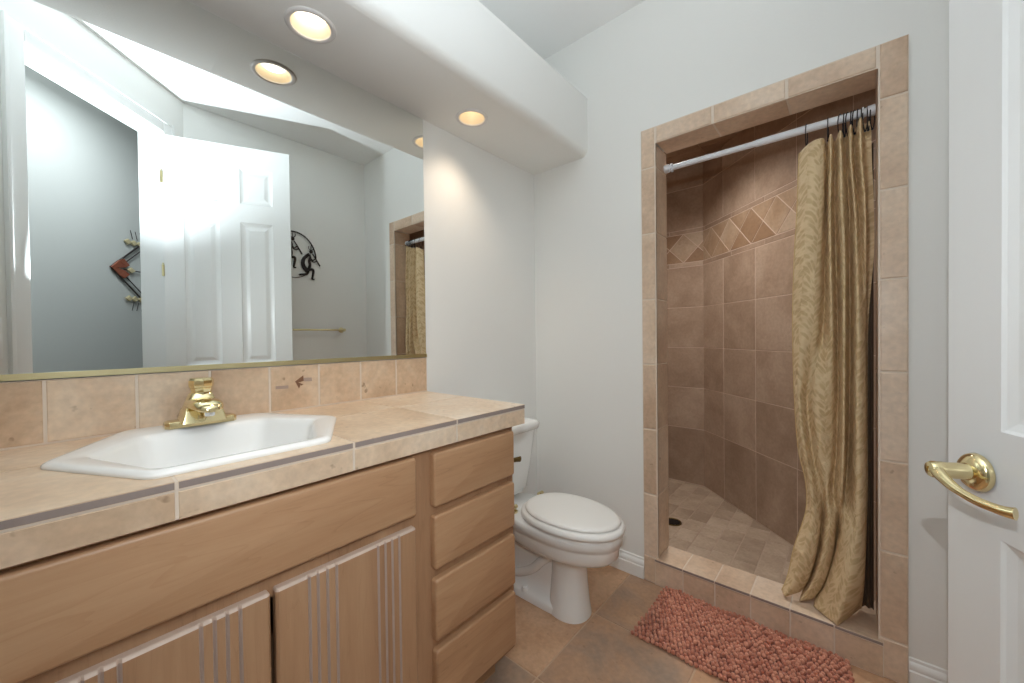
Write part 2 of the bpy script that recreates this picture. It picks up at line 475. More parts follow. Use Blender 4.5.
# hall outside the doorway
HC = -2.6
def plane_box(bm, O, u, n, a0, a1, d0, d1, z0, z1):
    M = Matrix(((u.x, n.x, 0, O.x), (u.y, n.y, 0, O.y), (0, 0, 1, 0), (0, 0, 0, 1)))
    box(bm, a0, a1, d0, d1, z0, z1, M=M)
HO = V3((1.3, HC+1.3, 0))
bm = B()
plane_box(bm, HO, DU, DN, -1.2, 3.2, -0.1, 0, 0, 2.75)
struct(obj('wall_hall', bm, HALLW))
bm = B()
plane_box(bm, HO, DN, DU, 0, 0.9, -1.0, -0.9, 0, 2.75); plane_box(bm, HO, DN, DU, 0, 0.9, 3.1, 3.2, 0, 2.75)
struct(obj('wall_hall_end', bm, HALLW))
bm = B()
slab(bm, (0, 0, 0), X, Y, Z, [(-0.2, C0-0.2), (-0.2, -2.6), (3.6, -2.6), (3.6, 1.5), (2.2, 1.5), (1.75, 0.53)], -0.05, -0.004)
struct(obj('floor_hall', bm, simple('hall_carpet', (176, 160, 142), 0.95, bump=0.4, bscale=300, var=0.1, vscale=60)))

# tiled floor
bm = B()
slab(bm, (0, 0, 0), X, Y, Z, [(-0.1, FARY), (-0.1, C0-0.12), (0, C0-0.12), (1.79, C0+1.79-0.12), (1.79, FARY)], -0.05, -0.0025, mat=1)
xs = [0.5+0.35*k for k in range(-2, 5)]; ys = [0.905+0.35*k for k in range(-7, 3)]
for p in grid_polys(xs, ys):
    # clip by the angled wall
    q = [c for c in p]
    if all(c[1]-c[0] < C0-0.1 for c in q): continue
    if any(c[1]-c[0] < C0-0.1 for c in q):
        out = []
        for i in range(4):
            a, b_ = q[i], q[(i+1) % 4]
            da, db = a[1]-a[0]-C0+0.1, b_[1]-b_[0]-C0+0.1
            if da >= 0: out.append(a)
            if da*db < 0:
                t = da/(da-db); out.append((a[0]+(b_[0]-a[0])*t, a[1]+(b_[1]-a[1])*t))
        q = out
        if len(q) < 3: continue
    tiles(bm, (0, 0, -0.004), X, Y, Z, [q], 0.004, 0.005, 0.0015)
struct(obj('floor', bm, [T_FLR, GROUT_F]))

# baseboards
def baseboard(bm, O, u, n, a0, a1):
    prof = [(0, 0), (0.012, 0), (0.012, 0.048), (0.009, 0.052), (0.0105, 0.058), (0.008, 0.068), (0.0035, 0.074), (0.003, 0.082), (0, 0.085)]
    O, u, n = V3(O), V3(u), V3(n)
    r0 = [O+u*a0+n*p[0]+Z*p[1] for p in prof]; r1 = [O+u*a1+n*p[0]+Z*p[1] for p in prof]
    loft(bm, [r0, r1])
bm = B(); baseboard(bm, (0, FARY, 0), X, -Y, 0.0, 0.559)
struct(obj('baseboard_far', bm, TRIMW, smooth=30), 'white moulded baseboard behind the toilet', 'baseboard')
bm = B(); baseboard(bm, (0, FARY, 0), X, -Y, 1.333, RX)
struct(obj('baseboard_corner', bm, TRIMW, smooth=30), 'white moulded baseboard between shower frame and door', 'baseboard')
bm = B(); baseboard(bm, (RX, 0, 0), Y, -X, 0.48, FARY-0.012)
struct(obj('baseboard_right', bm, TRIMW, smooth=30))
bm = B(); baseboard(bm, (0, 0, 0), Y, X, 0.90, FARY-0.012)
struct(obj('baseboard_left', bm, TRIMW, smooth=30))

# ------------------------------------------------------------------ shower enclosure
SBY, SCX, SF, SCZ = 2.7145, 0.502, 0.03, 2.13
SX1 = 1.42
SD, SN = V3((S2, -S2, 0)), V3((-S2, -S2, 0))    # along the angled shower wall, and into the shower
SO = V3((SCX, SBY, 0))
LEN = (SX1-SCX)/S2
rows = [SF, 0.395, 0.665, 0.93, 1.197, 1.465]
rows2 = [1.71, 1.98, SCZ]
def shower_wall(name, O, u, n, length, cols, dia0, pen0, extend=0.0):
    bm = B(); O, u, n = V3(O), V3(u), V3(n)
    # grout bed is the wall itself, a slab behind the tiles
    slab(bm, O, u, Z, n, rect(-extend, length+extend, 0, SCZ+0.05), -0.09, 0.006, mat=1)
    xs = [0]+[c for c in cols if 0.01 < c < length-0.01]+[length]
    tiles(bm, O, u, Z, n, grid_polys(xs, rows), 0.0075, 0.004, 0.001)
    tiles(bm, O, u, Z, n, grid_polys(xs, rows2), 0.0075, 0.004, 0.001)
    pxs = [0]+[p for p in [pen0+0.265*k for k in range(-6, 8)] if 0.01 < p < length-0.01]+[length]
    tiles(bm, O, u, Z, n, grid_polys(pxs, [1.465, 1.493])+grid_polys(pxs, [1.683, 1.71]), 0.0075, 0.0035, 0.001)
    z0, z1 = 1.493, 1.683; zm = (z0+z1)/2; P = 0.18
    def clip(poly):
        for sgn, lim in ((1, 0.0), (-1, length)):
            out = []
            for i in range(len(poly)):
                a, b_ = poly[i], poly[(i+1) % len(poly)]
                da, db = sgn*(a[0]-lim), sgn*(b_[0]-lim)
                if da >= 0: out.append(a)
                if da*db < 0:
                    t = da/(da-db); out.append((a[0]+(b_[0]-a[0])*t, a[1]+(b_[1]-a[1])*t))
            poly = out
            if len(poly) < 3: return None
        return poly
    ps = []
    for k in range(-10, 14):
        c = dia0+P*k
        ps += [[(c, z0), (c+P/2, zm), (c, z1), (c-P/2, zm)], [(c, z0), (c+P, z0), (c+P/2, zm)], [(c, z1), (c+P/2, zm), (c+P, z1)]]
    ps = [q for q in (clip(p) for p in ps) if q and abs(sum(q[i-1][0]*q[i][1]-q[i][0]*q[i-1][1] for i in range(len(q)))) > 6e-4]
    tiles(bm, O, u, Z, n, ps, 0.0075, 0.004, 0.001, 2)
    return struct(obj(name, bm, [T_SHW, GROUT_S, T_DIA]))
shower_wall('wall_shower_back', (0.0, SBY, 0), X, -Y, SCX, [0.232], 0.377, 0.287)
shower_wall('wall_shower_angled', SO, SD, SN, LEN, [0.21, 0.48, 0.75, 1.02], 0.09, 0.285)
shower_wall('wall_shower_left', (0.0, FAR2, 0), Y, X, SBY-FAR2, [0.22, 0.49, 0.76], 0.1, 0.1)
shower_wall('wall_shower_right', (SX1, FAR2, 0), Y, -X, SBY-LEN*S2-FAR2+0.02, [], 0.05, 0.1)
bm = B()
slab(bm, (0, 0, SCZ), X, Y, -Z, rect(-0.05, 1.5, FAR2, SBY+0.05), -0.08, 0.0, mat=1)
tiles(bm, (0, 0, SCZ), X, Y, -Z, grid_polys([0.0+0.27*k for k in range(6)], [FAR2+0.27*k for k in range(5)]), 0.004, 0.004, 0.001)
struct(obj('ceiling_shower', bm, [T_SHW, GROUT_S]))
# back of the far wall inside the shower
bm = B()
for a, b_, c, d in ((0.0, 0.607, 0, SCZ), (1.281, SX1, 0, SCZ), (0.607, 1.281, TOPZ+0.01, SCZ)):
    slab(bm, (0, FAR2, 0), X, Z, Y, rect(a, b_, c, d), 0.0, 0.004, mat=1)
    if b_-a > 0.01: tiles(bm, (0, FAR2+0.003, 0), X, Z, Y, grid_polys([a, b_], [c, d] if d-c < 0.4 else [SF, 0.395, 0.665, 0.93, 1.197, 1.465, 1.71, 1.98, SCZ]), 0.004, 0.004, 0.001)
struct(obj('wall_shower_front', bm, [T_SHW, GROUT_S]))
# shower floor of small tiles with a drain
bm = B()
slab(bm, (0, 0, 0), X, Y, Z, rect(-0.05, 1.5, FAR2, SBY+0.05), -0.05, SF-0.002, mat=1)
xs = [0.7325+0.0885*k for k in range(-9, 9)]; ys = [2.285+0.125*k for k in range(-6, 5)]
for i in range(len(xs)-1):
    sh = 0.0 if i % 2 == 0 else 0.02
    for j in range(len(ys)-1):
        if ys[j] < FAR2-0.13: continue
        tiles(bm, (0, 0, SF-0.003), X, Y, Z, [rect(xs[i], xs[i+1], ys[j]+sh, ys[j+1]+sh)], 0.003, 0.004, 0.001)
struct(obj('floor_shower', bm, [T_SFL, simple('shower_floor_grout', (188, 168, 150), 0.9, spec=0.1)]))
t = thing('floor_drain', 'round dark drain in the shower floor', 'drain', (0.505, 2.082, SF))
bm = B(); lathe(bm, [(0, 0.001), (0.036, 0.001), (0.042, 0.004), (0.044, 0.0), (0.044, -0.001)], (0.505, 2.082, SF), n=32)
part('drain_rim', bm, ABRASS, t, 40)
bm = B()
for k in range(-3, 4):
    h = math.sqrt(max(0, 0.034**2-(k*0.0095)**2))
    box(bm, 0.505-h, 0.505+h, 2.082+k*0.0095-0.003, 2.082+k*0.0095+0.003, SF+0.0015, SF+0.004)
part('drain_grate', bm, DARKM, t)

# unseen fill lamp added in the shower ceiling to brighten the tiles
t = thing('recessed_light', 'unseen round fill lamp added in the ceiling of the tiled shower', 'light', (0.52, 2.05, SCZ))
bm = B(); lathe(bm, [(0.046, 0.0), (0.060, 0.0), (0.058, -0.008), (0.048, -0.010), (0.046, -0.004)], (0.52, 2.05, SCZ-0.006), n=40)
part('rim', bm, WHITE, t, 40)
bm = B(); lathe(bm, [(0, -0.005), (0.030, -0.0045), (0.046, -0.002), (0.046, 0.0)], (0.52, 2.05, SCZ-0.006), n=40)
part('lens', bm, emit('shower_fill_lens', (255, 244, 228), 3.0), t, 60)
add_light('shower_fill', 'SPOT', (0.52, 2.05, SCZ-0.02), 36, (1.0, 0.95, 0.90), 0.05, (0.0, 0.0, -1), math.radians(136), 1.0)

# tiled frame round the opening: front tiles, reveals, curb
FT = 0.563+1.0      # front face of the frame tiles
jz = [0.106, 0.363, 0.630, 0.896, 1.160, 1.427, 1.692, 1.853]
jzr = [0.117, 0.374, 0.640, 0.900, 1.169, 1.428, 1.691, 1.853]
XL0, XL1, XR1, XR0 = 0.559, 0.619, 1.269, 1.333
bm = B()
slab(bm, (0, FARY, 0), X, Z, -Y, rect(XL0+0.001, XL1, 0, 1.851), -0.001, 0.008, mat=1)
slab(bm, (0, FARY, 0), X, Z, -Y, rect(XR1, XR0-0.001, 0, 1.851), -0.001, 0.008, mat=1)
slab(bm, (0, FARY, 0), X, Z, -Y, rect(XL1, XR1, TOPZ, 1.851), -0.001, 0.008, mat=1)
FO = (0, FARY, 0)
tiles(bm, FO, X, Z, -Y, grid_polys([XL0, XL1-0.002], [0.0]+jz[:-1]+[1.853]), 0.0105, 0.004, 0.003)
tiles(bm, FO, X, Z, -Y, grid_polys([XR1+0.002, XR0], [0.0]+jzr), 0.0105, 0.004, 0.003)
tiles(bm, FO, X, Z, -Y, grid_polys([XL1, 0.829, 1.051, XR1], [TOPZ-0.0022, 1.853]), 0.0105, 0.004, 0.005)
# reveals
slab(bm, (XL1-0.012, 0, 0), Y, Z, X, rect(FARY-0.006, FAR2+0.003, 0.1, TOPZ), 0.0, 0.009, mat=1)
tiles(bm, (XL1-0.0105, 0, 0), Y, Z, X, grid_polys([FARY-0.009, FAR2+0.004], jz[:-1]+[TOPZ]), 0.0105, 0.004, 0.0025)
slab(bm, (XR1+0.012, 0, 0), Y, Z, -X, rect(FARY-0.006, FAR2+0.003, 0.1, TOPZ), 0.0, 0.009, mat=1)
tiles(bm, (XR1+0.0105, 0, 0), Y, Z, -X, grid_polys([FARY-0.009, FAR2+0.004], jzr[:-1]+[TOPZ]), 0.0105, 0.004, 0.0025)
slab(bm, (0, 0, TOPZ+0.012), X, Y, -Z, rect(XL1, XR1, FARY-0.004, FAR2+0.003), 0.0, 0.0106, mat=1)
tiles(bm, (0, 0, TOPZ+0.0105), X, Y, -Z, grid_polys([XL1, 0.829, 1.051, XR1], [FARY-0.0085, FAR2+0.004]), 0.0105, 0.004, 0.0025)
struct(obj('trim_2', bm, [T_TRM, GROUT]), 'tan tiled frame around the shower opening', 'tile frame')
# curb
CX = [XL1-0.012, 0.7164, 0.829, 0.943, 1.056, 1.169, XR1+0.012]
bm = B()
box(bm, XL1-0.012, XR1+0.012, FARY-0.0128, FAR2, 0, 0.0945, mat=1); box(bm, XL1-0.012, XR1+0.012, FARY-0.015, FAR2+0.002, 0.0945, 0.1045, mat=1)
tiles(bm, (0, FARY-0.007, 0), X, Z, -Y, grid_polys(CX, [0.0, 0.093]), 0.0075, 0.004, 0.0012)
for i in range(len(CX)-1):
    slab(bm, (0, 0, 0.097), X, Y, Z, rect(CX[i]+0.002, CX[i+1]-0.002, FARY-0.018, FAR2+0.004), 0, 0.009, 0.0012, 1, 0, None)
    box(bm, CX[i]+0.002, CX[i+1]-0.002, FARY-0.0186, FARY-0.0179, 0.0972, 0.1045, mat=2)
struct(obj('trim_3', bm, [T_TRM, GROUT, RAW]), 'tiled curb across the foot of the shower opening', 'curb')

# ------------------------------------------------------------------ vanity cabinet
VY0, VY1 = -0.407, 0.857
XF, XD = 0.455, 0.472
van = thing('vanity_cabinet', 'maple bathroom vanity cabinet with drawers and grooved doors under the tile counter', 'cabinet', (0.22, 0.22, 0))
bm = B()
for a in (VY0, VY1-0.018):
    slab(bm, (0, a, 0), Z, X, Y, [(0.0, 0.002), (0.0, 0.375), (0.1, 0.375), (0.1, 0.437), (0.76, 0.437), (0.76, 0.002)], 0, 0.018)
box(bm, 0.002, 0.014, VY0, VY1, 0.1, 0.70); box(bm, 0.002, 0.437, VY0+0.018, VY1-0.018, 0.1, 0.118)
part('carcass', bm, WOODV, van, 40)
bm = B()
def fbox(y0, y1, z0, z1): box(bm, 0.436, XF, y0, y1, z0, z1)
for a, b_ in ((VY0, VY0+0.03), (-0.128, -0.05), (0.502, 0.572), (VY1-0.03, VY1)): fbox(a, b_, 0.10, 0.76)
for a, b_ in ((VY0+0.03, -0.128), (-0.05, 0.502), (0.572, VY1-0.03)): fbox(a, b_, 0.73, 0.76); fbox(a, b_, 0.10, 0.14)
fbox(-0.05, 0.502, 0.575, 0.632)
for a, b_ in ((VY0+0.03, -0.128), (0.572, VY1-0.03)):
    for z in (0.286, 0.455, 0.605): fbox(a, b_, z-0.022, z+0.022)
part('face_frame', bm, WOODV, van, 40)
bm = B(); box(bm, 0.375, 0.392, VY0+0.018, VY1-0.018, 0, 0.1)
part('toe_kick', bm, WOODH, van)
def rounded_front(y0, y1, z0, z1):
    bm = B(); slab(bm, (0, 0, 0), Y, Z, X, rrect(y0, y1, z0, z1, 0.008, 4), XF, XD+0.001, 0.006, 3)
    return bm
part('false_front', rounded_front(-0.061, 0.511, 0.617, 0.748), WOODH, van, 50)
DZ = [(0.616, 0.744), (0.468, 0.596), (0.299, 0.445), (0.122, 0.277)]
for (a, b_) in ((0.560, 0.847), (-0.397, -0.110)):
    for z0, z1 in DZ:
        bm = rounded_front(a, b_, z0, z1)
        box(bm, 0.10, XF-0.002, a+0.03, b_-0.03, z0+0.028, z1-0.03)
        part('drawer', bm, WOODH, van, 50)
def groove_door(y0, y1, z0, z1, grooves):
    """slab door with upright V grooves and chamfered edge, grooves and edges pickled grey"""
    bm = B(); c = 0.0045; g = 0.0028; dp = 0.0042
    prof = [(y0, XF), (y0, XD-c), (y0+0.002, XD-0.0018), (y0+c, XD)]; tags = [0, 0, 0, 0]
    for gy in grooves:
        prof += [(gy-g, XD), (gy, XD-dp), (gy+g, XD)]; tags += [1, 1, 0]
    prof += [(y1-c, XD), (y1-0.002, XD-0.0018), (y1, XD-c), (y1, XF)]; tags += [0, 0, 0, 0]
    def ring(z, k):
        return [V3((max(XF, p[1]-k), min(max(p[0], y0+k*0.6), y1-k*0.6), z)) for p in prof]
    R = [ring(z0, c), ring(z0+c, 0), ring(z1-c, 0), ring(z1-0.0015, 0.002), ring(z1, c)]
    vr = [[bm.verts.new(p) for p in r] for r in R]; N = len(prof)
    for a in range(len(vr)-1):
        for i in range(N):
            f = bm.faces.new((vr[a][i], vr[a][(i+1) % N], vr[a+1][(i+1) % N], vr[a+1][i]))
            f.material_index = 2 if a in (2, 3) else (1 if tags[i] else 0)
    bm.faces.new(vr[0][::-1]); bm.faces.new(vr[-1]).material_index = 2
    return bm
def door_at(y0): return [y0+d for d in (0.0535, 0.0685, 0.0855, 0.1025, 0.188, 0.2045, 0.2205, 0.2375)]
part('door', groove_door(0.2273, 0.509, 0.122, 0.5915, door_at(0.2273)), [WOODV, PICKLE, PICKLE2], van)
part('door', groove_door(-0.061, 0.2195, 0.122, 0.5915, door_at(-0.061)), [WOODV, PICKLE, PICKLE2], van)

# ------------------------------------------------------------------ countertop, splash, sink
SINK_O = [(0.232, -0.030), (0.441, 0.078), (0.441, 0.336), (0.232, 0.444), (0.020, 0.335), (0.020, 0.079)]
SINK_I = [(0.228, 0.020), (0.412, 0.090), (0.412, 0.324), (0.228, 0.394), (0.108, 0.318), (0.108, 0.096)]
def round_poly(pts, r, seg=5):
    pts = ccw(pts); out = []
    for i in range(len(pts)):
        p0, p1, p2 = V3(pts[i-1]+(0,)), V3(pts[i]+(0,)), V3(pts[(i+1) % len(pts)]+(0,))
        a = (p0-p1).normalized(); b_ = (p2-p1).normalized()
        ang = a.angle(b_); d = r/math.tan(ang/2)
        s, e = p1+a*d, p1+b_*d
        for k in range(seg+1):
            t = k/seg; q = s*(1-t)**2+p1*2*t*(1-t)+e*t*t
            out.append((q.x, q.y))
    return out
HOLE = inset_poly(ccw(SINK_O), 0.018)
def holed(bm, p, z0, z1, mat):
    """flat slab over rectangle p with the sink's outline cut out of it"""
    b2 = bmesh.new(); f = b2.faces.new([b2.verts.new((a, c, z1)) for a, c in ccw(p)])
    n = len(HOLE)
    for i in range(n):
        A, C_ = V3(HOLE[i]+(z1,)), V3(HOLE[(i+1) % n]+(z1,)); d = (C_-A).normalized()
        bmesh.ops.bisect_plane(b2, geom=b2.verts[:]+b2.edges[:]+b2.faces[:], plane_co=A, plane_no=V3((d.y, -d.x, 0)), dist=1e-6)
    def inside(c):
        for i in range(n):
            A, C_ = HOLE[i], HOLE[(i+1) % n]
            if (C_[0]-A[0])*(c.y-A[1])-(C_[1]-A[1])*(c.x-A[0]) < 0: return False
        return True
    bmesh.ops.delete(b2, geom=[f for f in b2.faces if inside(f.calc_center_median())], context='FACES')
    r = bmesh.ops.extrude_face_region(b2, geom=b2.faces[:])
    for v in [g for g in r['geom'] if isinstance(g, bmesh.types.BMVert)]: v.co.z = z0
    mp = {v: bm.verts.new(v.co) for v in b2.verts}
    for f in b2.faces: bm.faces.new([mp[v] for v in f.verts]).material_index = mat
    b2.free()
def counter():
    bm = B()
    holed(bm, rect(0.001, 0.463, -0.418, 0.891), 0.762, 0.8122, 1)          # setting bed
    ys = [0.893-0.2635*k for k in range(6)][::-1]; ys[0] = -0.42
    for i in range(5):
        for x0, x1 in ((0.002, 0.205), (0.205, 0.475)):
            holed(bm, rect(x0+0.002, x1 if x1 > 0.4 else x1-0.002, ys[i]+0.002, ys[i+1]-(0.002 if i < 4 else 0)), 0.8015, 0.8133, 0)
        # raw edge of the top tile, then the edge tile
        box(bm, 0.4745, 0.4755, ys[i]+0.0025, ys[i+1]-(0.0025 if i < 4 else 0.0005), 0.8022, 0.8118, mat=2)
        slab(bm, (0.462, 0, 0), Y, Z, X, rect(ys[i]+0.002, ys[i+1]-(0.002 if i < 4 else 0), 0.757, 0.798), 0, 0.013, 0.0012, 1, 0)
    slab(bm, (0.462, 0, 0), Y, Z, X, rect(-0.419, 0.892, 0.758, 0.806), 0, 0.0118, mat=1)
    box(bm, 0.455, 0.4746, -0.4185, 0.8915, 0.799, 0.8124, mat=1)
    # end edge beside the toilet
    slab(bm, (0, 0.884, 0), X, Z, Y, rect(0.003, 0.474, 0.757, 0.798), 0, 0.0085, 0.0012, 1, 0)
    slab(bm, (0, 0.884, 0), X, Z, Y, rect(0.003, 0.474, 0.758, 0.806), 0, 0.0072, mat=1)
    return bm
ct = obj('countertop', counter(), [T_CNT, GROUT, RAW])
tag(ct, 'cream and tan tiled countertop with grouted edge on the maple vanity', 'countertop')
# splash
bm = B()
slab(bm, (0.001, 0, 0), Y, Z, X, rect(-0.419, 0.889, 0.8135, 0.9405), 0, 0.007, mat=1)
sy = [0.889-0.1307*k for k in range(11)][::-1]; sy[0] = -0.42
tiles(bm, (0.001, 0, 0), Y, Z, X, grid_polys(sy, [0.8150, 0.9415]), 0.0085, 0.005, 0.0015)
spl = obj('backsplash', bm, [T_SPL, GROUT])
tag(spl, 'row of tan tiles along the wall between counter and mirror', 'backsplash')
bm = B()
PO = (0.0098, 0, 0)
slab(bm, PO, Y, Z, X, [(0.380, 0.8775), (0.412, 0.8765), (0.412, 0.885), (0.380, 0.886)], 0, 0.0006)
slab(bm, PO, Y, Z, X, [(0.453, 0.8925), (0.476, 0.891), (0.475, 0.902), (0.453, 0.903)], 0, 0.0006)
for pts in ([(0.430, 0.8945), (0.452, 0.910), (0.453, 0.894), (0.442, 0.891)], [(0.430, 0.8945), (0.437, 0.8945), (0.444, 0.882), (0.440, 0.873)],
            [(0.437, 0.889), (0.442, 0.889), (0.452, 0.884), (0.447, 0.881)]):
    slab(bm, PO, Y, Z, X, pts, 0, 0.0007, mat=1)
part('painted_mark', bm, [simple('grey_glaze', (172, 150, 138), 0.5), simple('brown_glaze', (128, 90, 66), 0.5)], spl, label='grey and brown bird mark painted on one tile')

snk = thing('sink', 'white hexagonal drop-in sink set in the tile counter', 'sink', (0.235, 0.207, 0.8133))
def ring_at(poly, d, r, z):
    p = round_poly(inset_poly(ccw(poly), d) if d else poly, r)
    return [V3((a, b_, z)) for a, b_ in p]
bm = B()
mid = [((o[0]*0.5+i[0]*0.5), (o[1]*0.5+i[1]*0.5)) for o, i in zip(SINK_O, SINK_I)]
rings = [ring_at(SINK_O, 0.014, 0.03, 0.70), ring_at(SINK_O, 0.019, 0.03, 0.812), ring_at(SINK_O, 0.0, 0.03, 0.8135), ring_at(SINK_O, -0.001, 0.03, 0.8165), ring_at(SINK_O, 0.001, 0.03, 0.8200),
         ring_at(SINK_O, 0.005, 0.03, 0.8226), ring_at(SINK_O, 0.010, 0.03, 0.8236), ring_at(mid, 0, 0.032, 0.8230),
         ring_at(SINK_I, -0.004, 0.034, 0.8215), ring_at(SINK_I, 0.002, 0.034, 0.8185), ring_at(SINK_I, 0.008, 0.034, 0.808), ring_at(SINK_I, 0.020, 0.034, 0.770),
         ring_at(SINK_I, 0.034, 0.03, 0.733), ring_at(SINK_I, 0.052, 0.026, 0.714), ring_at(SINK_I, 0.085, 0.018, 0.706), ring_at(SINK_I, 0.125, 0.008, 0.7025)]
rings = rings[1:]
loft(bm, rings, cap0=False, cap1=True)
part('basin', bm, CHINA, snk, 60)
bm = B(); lathe(bm, [(0, 0.7045), (0.016, 0.7045), (0.021, 0.7065), (0.0235, 0.704), (0.0235, 0.7015)], (0.245, 0.207, 0), n=24)
part('drain', bm, BRASS, snk, 40)
# faucet, polished brass centerset
FY, FX = 0.205, 0.068
fau = thing('faucet', 'polished brass faucet with round knob on the back rim of the sink', 'faucet', (FX, FY, 0.8228))
FZ = 0.8228
bm = B()
base = [(FX-0.020, FY-0.058), (FX-0.008, FY-0.065), (FX+0.018, FY-0.065), (FX+0.028, FY-0.058), (FX+0.028, FY+0.058), (FX+0.018, FY+0.065), (FX-0.008, FY+0.065), (FX-0.020, FY+0.058)]
slab(bm, (0, 0, FZ), X, Y, Z, base, 0, 0.014, 0.005, 3)
part('base_plate', bm, BRASS, fau, 30)
bm = B()
def fr(z, hy, x0, x1, r=0.006): return [V3((a, b_, FZ+z)) for a, b_ in round_poly(rect(x0, x1, FY-hy, FY+hy), r, 3)]
loft(bm, [fr(0.010, 0.041, FX-0.018, FX+0.048, 0.004), fr(0.036, 0.034, FX-0.018, FX+0.042, 0.004), fr(0.040, 0.031, FX-0.018, FX+0.036), fr(0.056, 0.026, FX-0.017, FX+0.026, 0.010),
          fr(0.068, 0.0215, FX-0.017, FX+0.022, 0.012), fr(0.072, 0.019, FX-0.016, FX+0.019, 0.012)])
part('body', bm, BRASS, fau, 25)
bm = B()
def spr(x, z, hy, hz):
    out = []
    for k in range(20):
        t = 2*PI*k/20; c, s_ = math.cos(t), math.sin(t)
        zz = hz*math.copysign(abs(s_)**0.8, s_)
        out.append(V3((x, FY+hy*math.copysign(abs(c)**0.7, c), FZ+z+(zz if zz > 0 else zz*0.45))))
    return out
loft(bm, [spr(FX, 0.046, 0.030, 0.016), spr(FX+0.035, 0.047, 0.0315, 0.015), spr(FX+0.060, 0.047, 0.030, 0.0145), spr(FX+0.085, 0.045, 0.026, 0.0135), spr(FX+0.100, 0.043, 0.020, 0.011), spr(FX+0.107, 0.041, 0.012, 0.007)])
part('spout', bm, BRASS, fau, 50)
bm = B(); lathe(bm, [(0, 0.0), (0.008, 0.0), (0.0095, 0.002), (0.0095, 0.012), (0.0, 0.014)], (FX+0.086, FY, FZ+0.028), n=20)
part('aerator', bm, CHROME, fau, 40)
bm = B(); lathe(bm, [(0.0195, 0.070), (0.0185, 0.074), (0.0200, 0.0785), (0.0205, 0.083), (0.0222, 0.0845), (0.0235, 0.091), (0.0230, 0.100), (0.0200, 0.1055), (0, 0.1065)], (FX+0.004, FY+0.002, FZ), n=8)
part('knob', bm, BRASS, fau, 20)

# mirror
mir = thing('wall_mirror', 'large frameless wall mirror in a brass channel above the vanity', 'mirror', (0.0, 0.22, 0.942))
bm = B(); box(bm, 0.001, 0.006, -0.42, 0.888, 0.9535, 1.8270)
part('glass', bm, MIRROR, mir)
bm = B(); box(bm, 0.0005, 0.011, -0.42, 0.889, 0.9425, 0.9450); box(bm, 0.0075, 0.011, -0.42, 0.889, 0.9450, 0.9545)
part('channel', bm, BRASS2, mir, label='brass channel under the mirror')

# ------------------------------------------------------------------ recessed lamps
BULB = emit('lamp_bulb', (255, 243, 224), 1.7)
REFL = simple('lamp_reflector', (240, 228, 204), 0.45)
RIM = simple('lamp_rim', (226, 224, 222), 0.35)
can_labels = ['recessed ceiling light in the soffit above the sink', 'recessed ceiling light in the soffit at the far end of the mirror']
for (cx, cy), lb, bd, br in zip(CANS, can_labels, (0.014, 0.052), (0.036, 0.033)):
    c = thing('recessed_light', 'round warm '+lb, 'light', (cx, cy, ZS), 'recessed lights in the soffit')
    bm = B(); lathe(bm, [(0.0485, 0.004), (0.0475, -0.002), (0.050, -0.0045), (0.056, -0.0045), (0.0605, -0.002), (0.061, 0.0005), (0.0485, 0.0005)], (cx, cy, ZS), n=48)
    part('rim', bm, RIM, c, 50)
    bm = B(); lathe(bm, [(0.0485, 0.0), (0.0465, (bd+0.012)*0.45), (br+0.004, bd+0.012), (br+0.004, bd+0.030), (br+0.009, bd+0.030), (0.0505, (bd+0.012)*0.45), (0.052, 0.001)], (cx, cy, ZS), n=48)
    part('reflector', bm, REFL, c, 50)
    bm = B(); lathe(bm, [(0, bd), (br*0.5, bd+0.001), (br*0.83, bd+0.005), (br, bd+0.012), (br*0.97, bd+0.022), (0.0, bd+0.028)], (cx, cy, ZS), n=32)
    part('bulb', bm, BULB, c, 60)
    add_light('lamp_beam', 'SPOT', (cx, cy, ZS-0.006), 4.5, (1.0, 0.80, 0.60), 0.04, (0, 0, -1), math.radians(112), 1.0)

# ------------------------------------------------------------------ toilet
TY = 1.216
toi = thing('toilet', 'white two-piece toilet with closed lid between vanity and shower', 'toilet', (0.30, TY, 0))
def egg(x0, x1, hw, z, n=40, back=0.35, yc=TY, pw=2.3):
    """outline: blunt back at x0, rounded tip at x1, widest at a fraction back of its length"""
    xm = x0+(x1-x0)*back*1.35; out = []
    for k in range(n):
        t = 2*PI*k/n; c, s = math.cos(t), math.sin(t)
        if c >= 0: x = xm+(x1-xm)*abs(c)**(2/2.05); y = hw*math.copysign(abs(s)**(2/2.05), s)
        else: x = xm-(xm-x0)*abs(c)**(2/pw); y = hw*math.copysign(abs(s)**(2/pw), s)
        out.append(V3((x, yc+y, z)))
    return out
bm = B()
def oval(cx, rx, hw, z, pw=2.2, n=40):
    return [V3((cx+rx*math.copysign(abs(math.cos(2*PI*k/n))**(2/pw), math.cos(2*PI*k/n)), TY+hw*math.copysign(abs(math.sin(2*PI*k/n))**(2/pw), math.sin(2*PI*k/n)), z)) for k in range(n)]
